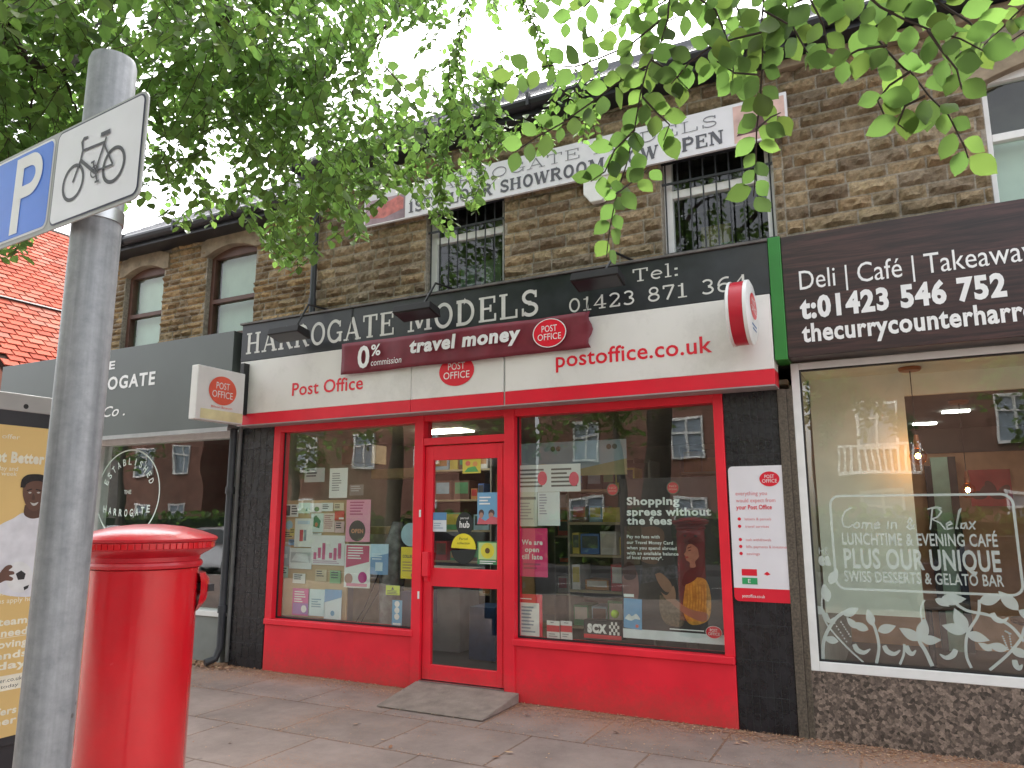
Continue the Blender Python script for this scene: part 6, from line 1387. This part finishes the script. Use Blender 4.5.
# near branches, about two metres from the camera
NB = [([(671, -20), (668, 20), (660, 45), (648, 66), (641, 95), (635, 129), (627, 165), (617, 195), (611, 228), (607, 258)], 2.15),
      ([(766, -20), (762, 20), (762, 59), (760, 98), (757, 130), (757, 165), (755, 195)], 2.1),
      ([(820, -30), (848, 8), (866, 28), (885, 47), (903, 66), (911, 73), (927, 96), (947, 117), (963, 146), (968, 160)], 1.95),
      ([(648, 66), (620, 80), (590, 102), (560, 122), (535, 140), (516, 152)], 2.2),
      ([(660, 20), (630, 45), (600, 58), (575, 68), (550, 66), (528, 70), (505, 82)], 2.2), ([(700, -20), (650, 10), (610, 28), (585, 40)], 2.25),
      ([(762, 30), (735, 38), (710, 46), (690, 62), (672, 82)], 2.05), ([(764, 10), (792, 28), (808, 50), (818, 66)], 2.0), ([(650, 60), (672, 72), (690, 92)], 2.1),
      ([(690, -10), (715, 12), (728, 40), (735, 70), (730, 95)], 2.15), ([(727, -20), (740, 15), (748, 50), (742, 85)], 2.25),
      ([(885, 47), (860, 52), (842, 60), (830, 62)], 1.9), ([(911, 73), (890, 85), (878, 100), (884, 112)], 1.95), ([(927, 96), (905, 105), (897, 122), (905, 130)], 1.95),
      ([(800, -30), (812, 0), (822, 22), (828, 44)], 1.9), ([(850, -20), (880, 8), (905, 20), (930, 30), (960, 40), (985, 52)], 1.85), ([(905, -25), (940, 5), (968, 22), (985, 35), (975, 60)], 1.9),
      ([(930, 30), (945, 50), (960, 70), (965, 88)], 1.85), ([(1040, -10), (1015, 15), (1000, 30), (985, 45)], 2.6), ([(1060, 20), (1030, 28), (1010, 40)], 2.6),
      ([(600, -30), (590, 0), (575, 18), (562, 22)], 2.3), ([(560, -30), (548, -8), (535, 4)], 2.3), ([(640, -30), (635, -5), (622, 12)], 2.2),
      ([(384, 66), (397, 80), (410, 96), (415, 104)], 2.6), ([(872, -20), (888, 0), (900, 8)], 1.9), ([(790, -20), (785, 10), (790, 30), (783, 50)], 2.05),
      ([(617, 195), (635, 180), (650, 170)], 2.15), ([(641, 95), (655, 110), (668, 125), (664, 140)], 2.12), ([(635, 129), (615, 150), (605, 172), (590, 180)], 2.2), ([(757, 130), (772, 120), (780, 112)], 2.1), ([(760, 75), (735, 72), (715, 60)], 2.05), ([(735, -20), (700, 5), (672, 18), (640, 30)], 2.2), ([(830, -25), (812, -5), (790, 5), (770, 15)], 2.0)]
for pts, dd in NB:
    P = [pa(x, y, dd+.015*j) for j, (x, y) in enumerate(pts)]
    P = [q_+rv(.003) for q_ in P]; neart = MB(); nearw = MB()
    twig_leaves(neart, nearw, P, .070 if dd < 2.4 else .058, True, .027, .0030, .72)
    neart.build('leaves', LEAFM, nearw.build('hanging_twig', TWIG, TB, smooth=True), smooth=True)
crown.build('crown', LEAFM, TB); wood.build('branches', TWIG, TB, smooth=True)

# ---- a second street tree, seen reflected in the glass
T2 = empty('street_tree', (-10.9, -8.7, 0), 'slimmer street tree standing at the kerb farther left, its crown above the left roof', 'tree')
MB().tube([(-10.9, -8.7, -.1), (-10.88, -8.68, 1.5), (-10.8, -8.6, 3.5), (-10.7, -8.5, 6.5)], [.24, .18, .15, .06], 14).build('trunk', BARK, T2, smooth=True)
cr = MB(); wd = MB()
def crownblob(mb, wd_, c, rad, n, s, zmin, keep=None):
    for i in range(n):
        v_ = rv(1).normalized()*(rt.random()**.4); p = Vector((c[0]+v_.x*rad[0], c[1]+v_.y*rad[1], c[2]+v_.z*rad[2]))
        if noise.noise(p*.7) < -.22: continue
        q_ = proj(p)
        if keep and q_ and -60 < q_[0] < 1080 and -60 < q_[1] < 820: continue
        if p.y > -.5 and keep: continue
        u_ = rv(1).normalized(); twig_leaves(mb, wd_, [p-u_*.25, p, p+u_*.22], s, False, s*.6, .004)
crownblob(cr, wd, (-11, -8.6, 5.6), (3.2, 3., 2.6), 600, .15, 2.5, True)
cr.build('crown', LEAFM, T2); wd.build('branches', TWIG, T2)

# ================================================================== across the road (mirrored in the shop glass)
BRICK = pm('opposite_brick', (.20, .095, .07), .9, .25, 3, bump=.3, bscale=60)
def opp_house(x0, x1, y, col, label, bay=False, balcony=False, h=6.2):
    T = empty('brick_house', ((x0+x1)/2, y-3, 0), label, 'house', 'houses across the road')
    MB().box(x0, x1, y-7, y, -.12, h).build('wall', col, T)
    F_ = Fr((x0, y-3.5, 0), (0, 1, 0), (0, 0, 1)); MB().prism(F_, [(-4.0, h), (4.0, h), (0, h+3.6)], -.2, x1-x0+.2).build('roof', pm('opposite_roof', (.14, .10, .09), .8, .3), T)
    n = max(2, int((x1-x0)/2.9))
    for k in range(n):
        cx = x0+(x1-x0)*(k+.5)/n
        for z0, z1 in ((.95, 2.3), (3.7, 5.1)):
            if z0 < 1 and k % 3 == 2:
                MB().box(cx-.5, cx+.5, y, y+.05, 0, 2.1).build('door', pm('opp_door', (.1, .03, .03)), T); continue
            f = MB(); f.box(cx-.60, cx+.60, y, y+.10, z0-.08, z0); f.box(cx-.60, cx-.53, y, y+.08, z0, z1); f.box(cx+.53, cx+.60, y, y+.08, z0, z1); f.box(cx-.53, cx+.53, y, y+.08, z1-.09, z1); f.box(cx-.04, cx+.04, y, y+.08, z0, z1-.09); f.box(cx-.53, cx+.53, y, y+.078, z0+.85, z0+.92)
            w_ = f.build('window', WPAINT, T); MB().box(cx-.53, cx+.53, y+.01, y+.03, z0, z1-.05).build('pane', pm('opp_pane', (.25, .30, .36), .15), w_)
    for cx in (x0+.8, x1-.8): MB().box(cx-.35, cx+.35, y-3.9, y-3.1, h+2.6, h+4.6).build('chimney', col, T)
    if bay: 
        x0 += 3.5; b_ = MB().box(x0+.5, x0+4.8, y, y+1.1, -.1, 5.6); b_.build('bay', pm('white_render', (.7, .7, .68), .7), T)
        for z0 in (1.0, 3.7): MB().box(x0+1.1, x0+4.2, y+1.101, y+1.12, z0, z0+1.4).build('bay_pane', pm('opp_pane', (.25, .3, .36)), T)
    if balcony:
        cx = x0+(x1-x0)*.5/n; b_ = MB(); b_.box(cx-1.1, cx+1.1, y, y+.9, 2.75, 2.85); b_.box(cx-1.1, cx+1.1, y+.85, y+.9, 3.65, 3.72)
        for k in range(13): xx = cx-1.1+2.2*k/12; b_.box(xx-.03, xx+.03, y+.85, y+.89, 2.85, 3.65)
        b_.build('balcony', WPAINT, T)
opp_house(-45, -30.5, -19.5, BRICK, 'long red brick house with a white bay, across the road at the far left', True)
opp_house(-28.5, -15.5, -19.5, BRICK, 'tall red brick house with white windows, across the road behind the second tree', h=7)
opp_house(-12.5, -4.5, -20.5, pm('opposite_brick_b', (.22, .11, .085), .9, .2, 3), 'red brick house across the road opposite the red shop')
opp_house(-2.2, 9, -19.5, pm('opposite_brick_c', (.17, .09, .065), .9, .2, 3), 'orange brick house with a white balcony, across the road opposite the cafe', balcony=True)
hg = MB(); 
for i in range(7500):
    p = Vector((rt.uniform(-56, 10), -17.6+rt.uniform(-.45, .45), rt.uniform(.0, 1.75))); u_ = rv(1).normalized(); dv = u_; nr = dv.cross(rv(1)).normalized(); leaf_far(hg, p, dv, nr, .26, lcol(.9))
hg.add([(-56, -17.9, -.1), (10, -17.9, -.1), (10, -17.3, -.1), (-56, -17.3, -.1), (-56, -17.9, 1.5), (10, -17.9, 1.5), (10, -17.3, 1.5), (-56, -17.3, 1.5)], [(0, 3, 2, 1), (4, 5, 6, 7), (0, 1, 5, 4), (1, 2, 6, 5), (2, 3, 7, 6), (3, 0, 4, 7)], (.02, .04, .012, 1))
tag(hg.build('garden_hedge', LEAFM), 'long clipped green hedge across the road', 'hedge')
for k, (x, y, z, r_) in enumerate(((-49, -19.5, 6.5, 4.4), (-12.2, -18.4, 6.0, 3.0), (-3.2, -18.6, 6.2, 2.6), (8, -18.4, 6, 3), (-42.5, -17.2, 5.2, 2.8), (-33, -17.0, 5.8, 2.6), (-22, -17.0, 5.0, 2.3), (-8, -16.9, 5.6, 2.4), (4.2, -16.9, 5.2, 2.6))):
    T = empty('garden_tree', (x, y, 0), ['garden tree at the far left across the road', 'garden tree between the two middle brick houses', 'garden tree left of the orange brick house', 'garden tree at the right end of the hedge', 'garden tree before the white bay', 'garden tree left of the tall brick house', 'garden tree before the tall brick house', 'garden tree opposite the red shop', 'garden tree before the orange brick house'][k], 'tree', 'garden trees across the road')
    MB().tube([(x, y, -.1), (x+.1, y, 2.5), (x, y, z)], [.25, .17, .07], 10).build('trunk', BARK, T); cr = MB(); wd = MB(); crownblob(cr, wd, (x, y, z), (r_, r_, r_*.8), 260, .24, 2.5); cr.build('crown', LEAFM, T); wd.build('branches', TWIG, T)
def car(x, y, col, label):
    T = empty('parked_car', (x, y, -.126), label, 'car', 'cars parked at the kerb'); z = -.126
    body = MB(); P = [(-2.05, .35), (-2.1, .62), (-1.95, .86), (-1.2, .95), (-.55, 1.38), (.75, 1.42), (1.5, 1.05), (2.0, .98), (2.1, .7), (2.08, .35), (1.75, .3), (-1.7, .3)]
    F_ = Fr((x, y+.82, z)); V = []
    n = len(P)
    for d_, k_ in ((0, 0), (-.12, 1), (1.52+.12, 1), (1.64, 0)):
        for (u, v) in P:
            ins = .0 if v < .97 else .13*(1-k_)+.0
            V.append((x+u, y-.82+ (ins if d_ < .5 else 0) - (ins if d_ > .5 else 0)+ (0 if d_ < .5 else 0)+max(0, d_ if d_ > .5 else (0 if k_ == 0 else .08)) - (.0 if d_ < 1.6 else 0), z+v))
    ys = (-.82, -.70, .70, .82); V = []
    for a_, yy in enumerate(ys):
        for (u, v) in P: s_ = (.80 if v > 1.0 and a_ in (0, 3) else 1.0); V.append((x+u, y+yy*s_, z+v))
    fs = [tuple(range(n)), tuple(reversed(range(3*n, 4*n)))]+[(i*n+j, (i+1)*n+j, (i+1)*n+(j+1) % n, i*n+(j+1) % n) for i in range(3) for j in range(n)]
    body.add(V, fs).build('body', pm('car_'+'%02x%02x%02x' % tuple(int(c_*255) for c_ in col), col, .22, .03, coat=.8), T, bevel=.04)
    for s_ in (-1, 1):
        g = MB(); yy = y+s_*.765; g.add([(x-1.1, yy, z+.97), (x+1.35, yy, z+1.0), (x+.72, yy-s_*.07, z+1.34), (x-.5, yy-s_*.07, z+1.31)], [(0, 1, 2, 3)]); g.build('side_window', pm('car_glass', (.02, .025, .03), .08), T)
        for wx in (-1.3, 1.3):
            w_ = MB().lathe((x+wx, y+s_*.76, z+.32), [(.32, -.1), (.32, .1)], 28, axis=(Vector((1, 0, 0)), Vector((0, 0, 1)), Vector((0, 1, 0)))).build('wheel', DARK, T); MB().lathe((x+wx, y+s_*.76, z+.32), [(.2, -.112), (.2, .112)], 20, axis=(Vector((1, 0, 0)), Vector((0, 0, 1)), Vector((0, 1, 0)))).build('rim', STEEL, w_)
    g = MB(); g.add([(x-1.18, y-.6, z+.975), (x-1.18, y+.6, z+.975), (x-.62, y+.52, z+1.36), (x-.62, y-.52, z+1.36)], [(0, 1, 2, 3)]); g.build('windscreen', pm('car_glass', (.02, .025, .03), .08), T)
car(-17.6, -9.4, (.45, .47, .5), 'silver parked car farther left at the kerb'); car(-22.6, -9.4, (.7, .7, .7), 'white parked car behind the silver one'); car(1.7, -9.4, (.015, .02, .04), 'dark blue parked car opposite the cafe window'); car(-10.2, -9.5, (.05, .06, .07), 'charcoal parked car opposite the red shop')

# ================================================================== light
w = bpy.data.worlds.new('World'); SC.world = w; w.use_nodes = True; N = w.node_tree.nodes; L_ = w.node_tree.links
sk = N.new('ShaderNodeTexSky'); sk.sky_type = 'NISHITA'; sk.sun_disc = False; sk.sun_elevation = R(56); sk.sun_rotation = R(-28); sk.air_density = 1.0; sk.dust_density = 4.0; sk.ozone_density = .6
hs = N.new('ShaderNodeHueSaturation'); hs.inputs['Saturation'].default_value = .22; hs.inputs['Value'].default_value = 1.9
L_.new(sk.outputs[0], hs.inputs['Color']); L_.new(hs.outputs[0], N['Background'].inputs[0]); N['Background'].inputs[1].default_value = .15
sd = bpy.data.lights.new('sun', 'SUN'); sd.energy = 1.05; sd.angle = R(14); sd.color = (1, .95, .88); so = bpy.data.objects.new('sun', sd); COL.objects.link(so)
# high, from behind the shops: the whole front is in open shade
az, el = R(-28), R(56)
dv = Vector((math.sin(az)*math.cos(el), math.cos(az)*math.cos(el), math.sin(el))); so.rotation_euler = dv.to_track_quat('Z', 'Y').to_euler()
SC.view_settings.view_transform = 'Standard'; SC.view_settings.look = 'None'; SC.view_settings.exposure = 1.32; SC.view_settings.gamma = 1
SC.cycles.max_bounces = 8; SC.cycles.transparent_max_bounces = 16; SC.cycles.glossy_bounces = 4
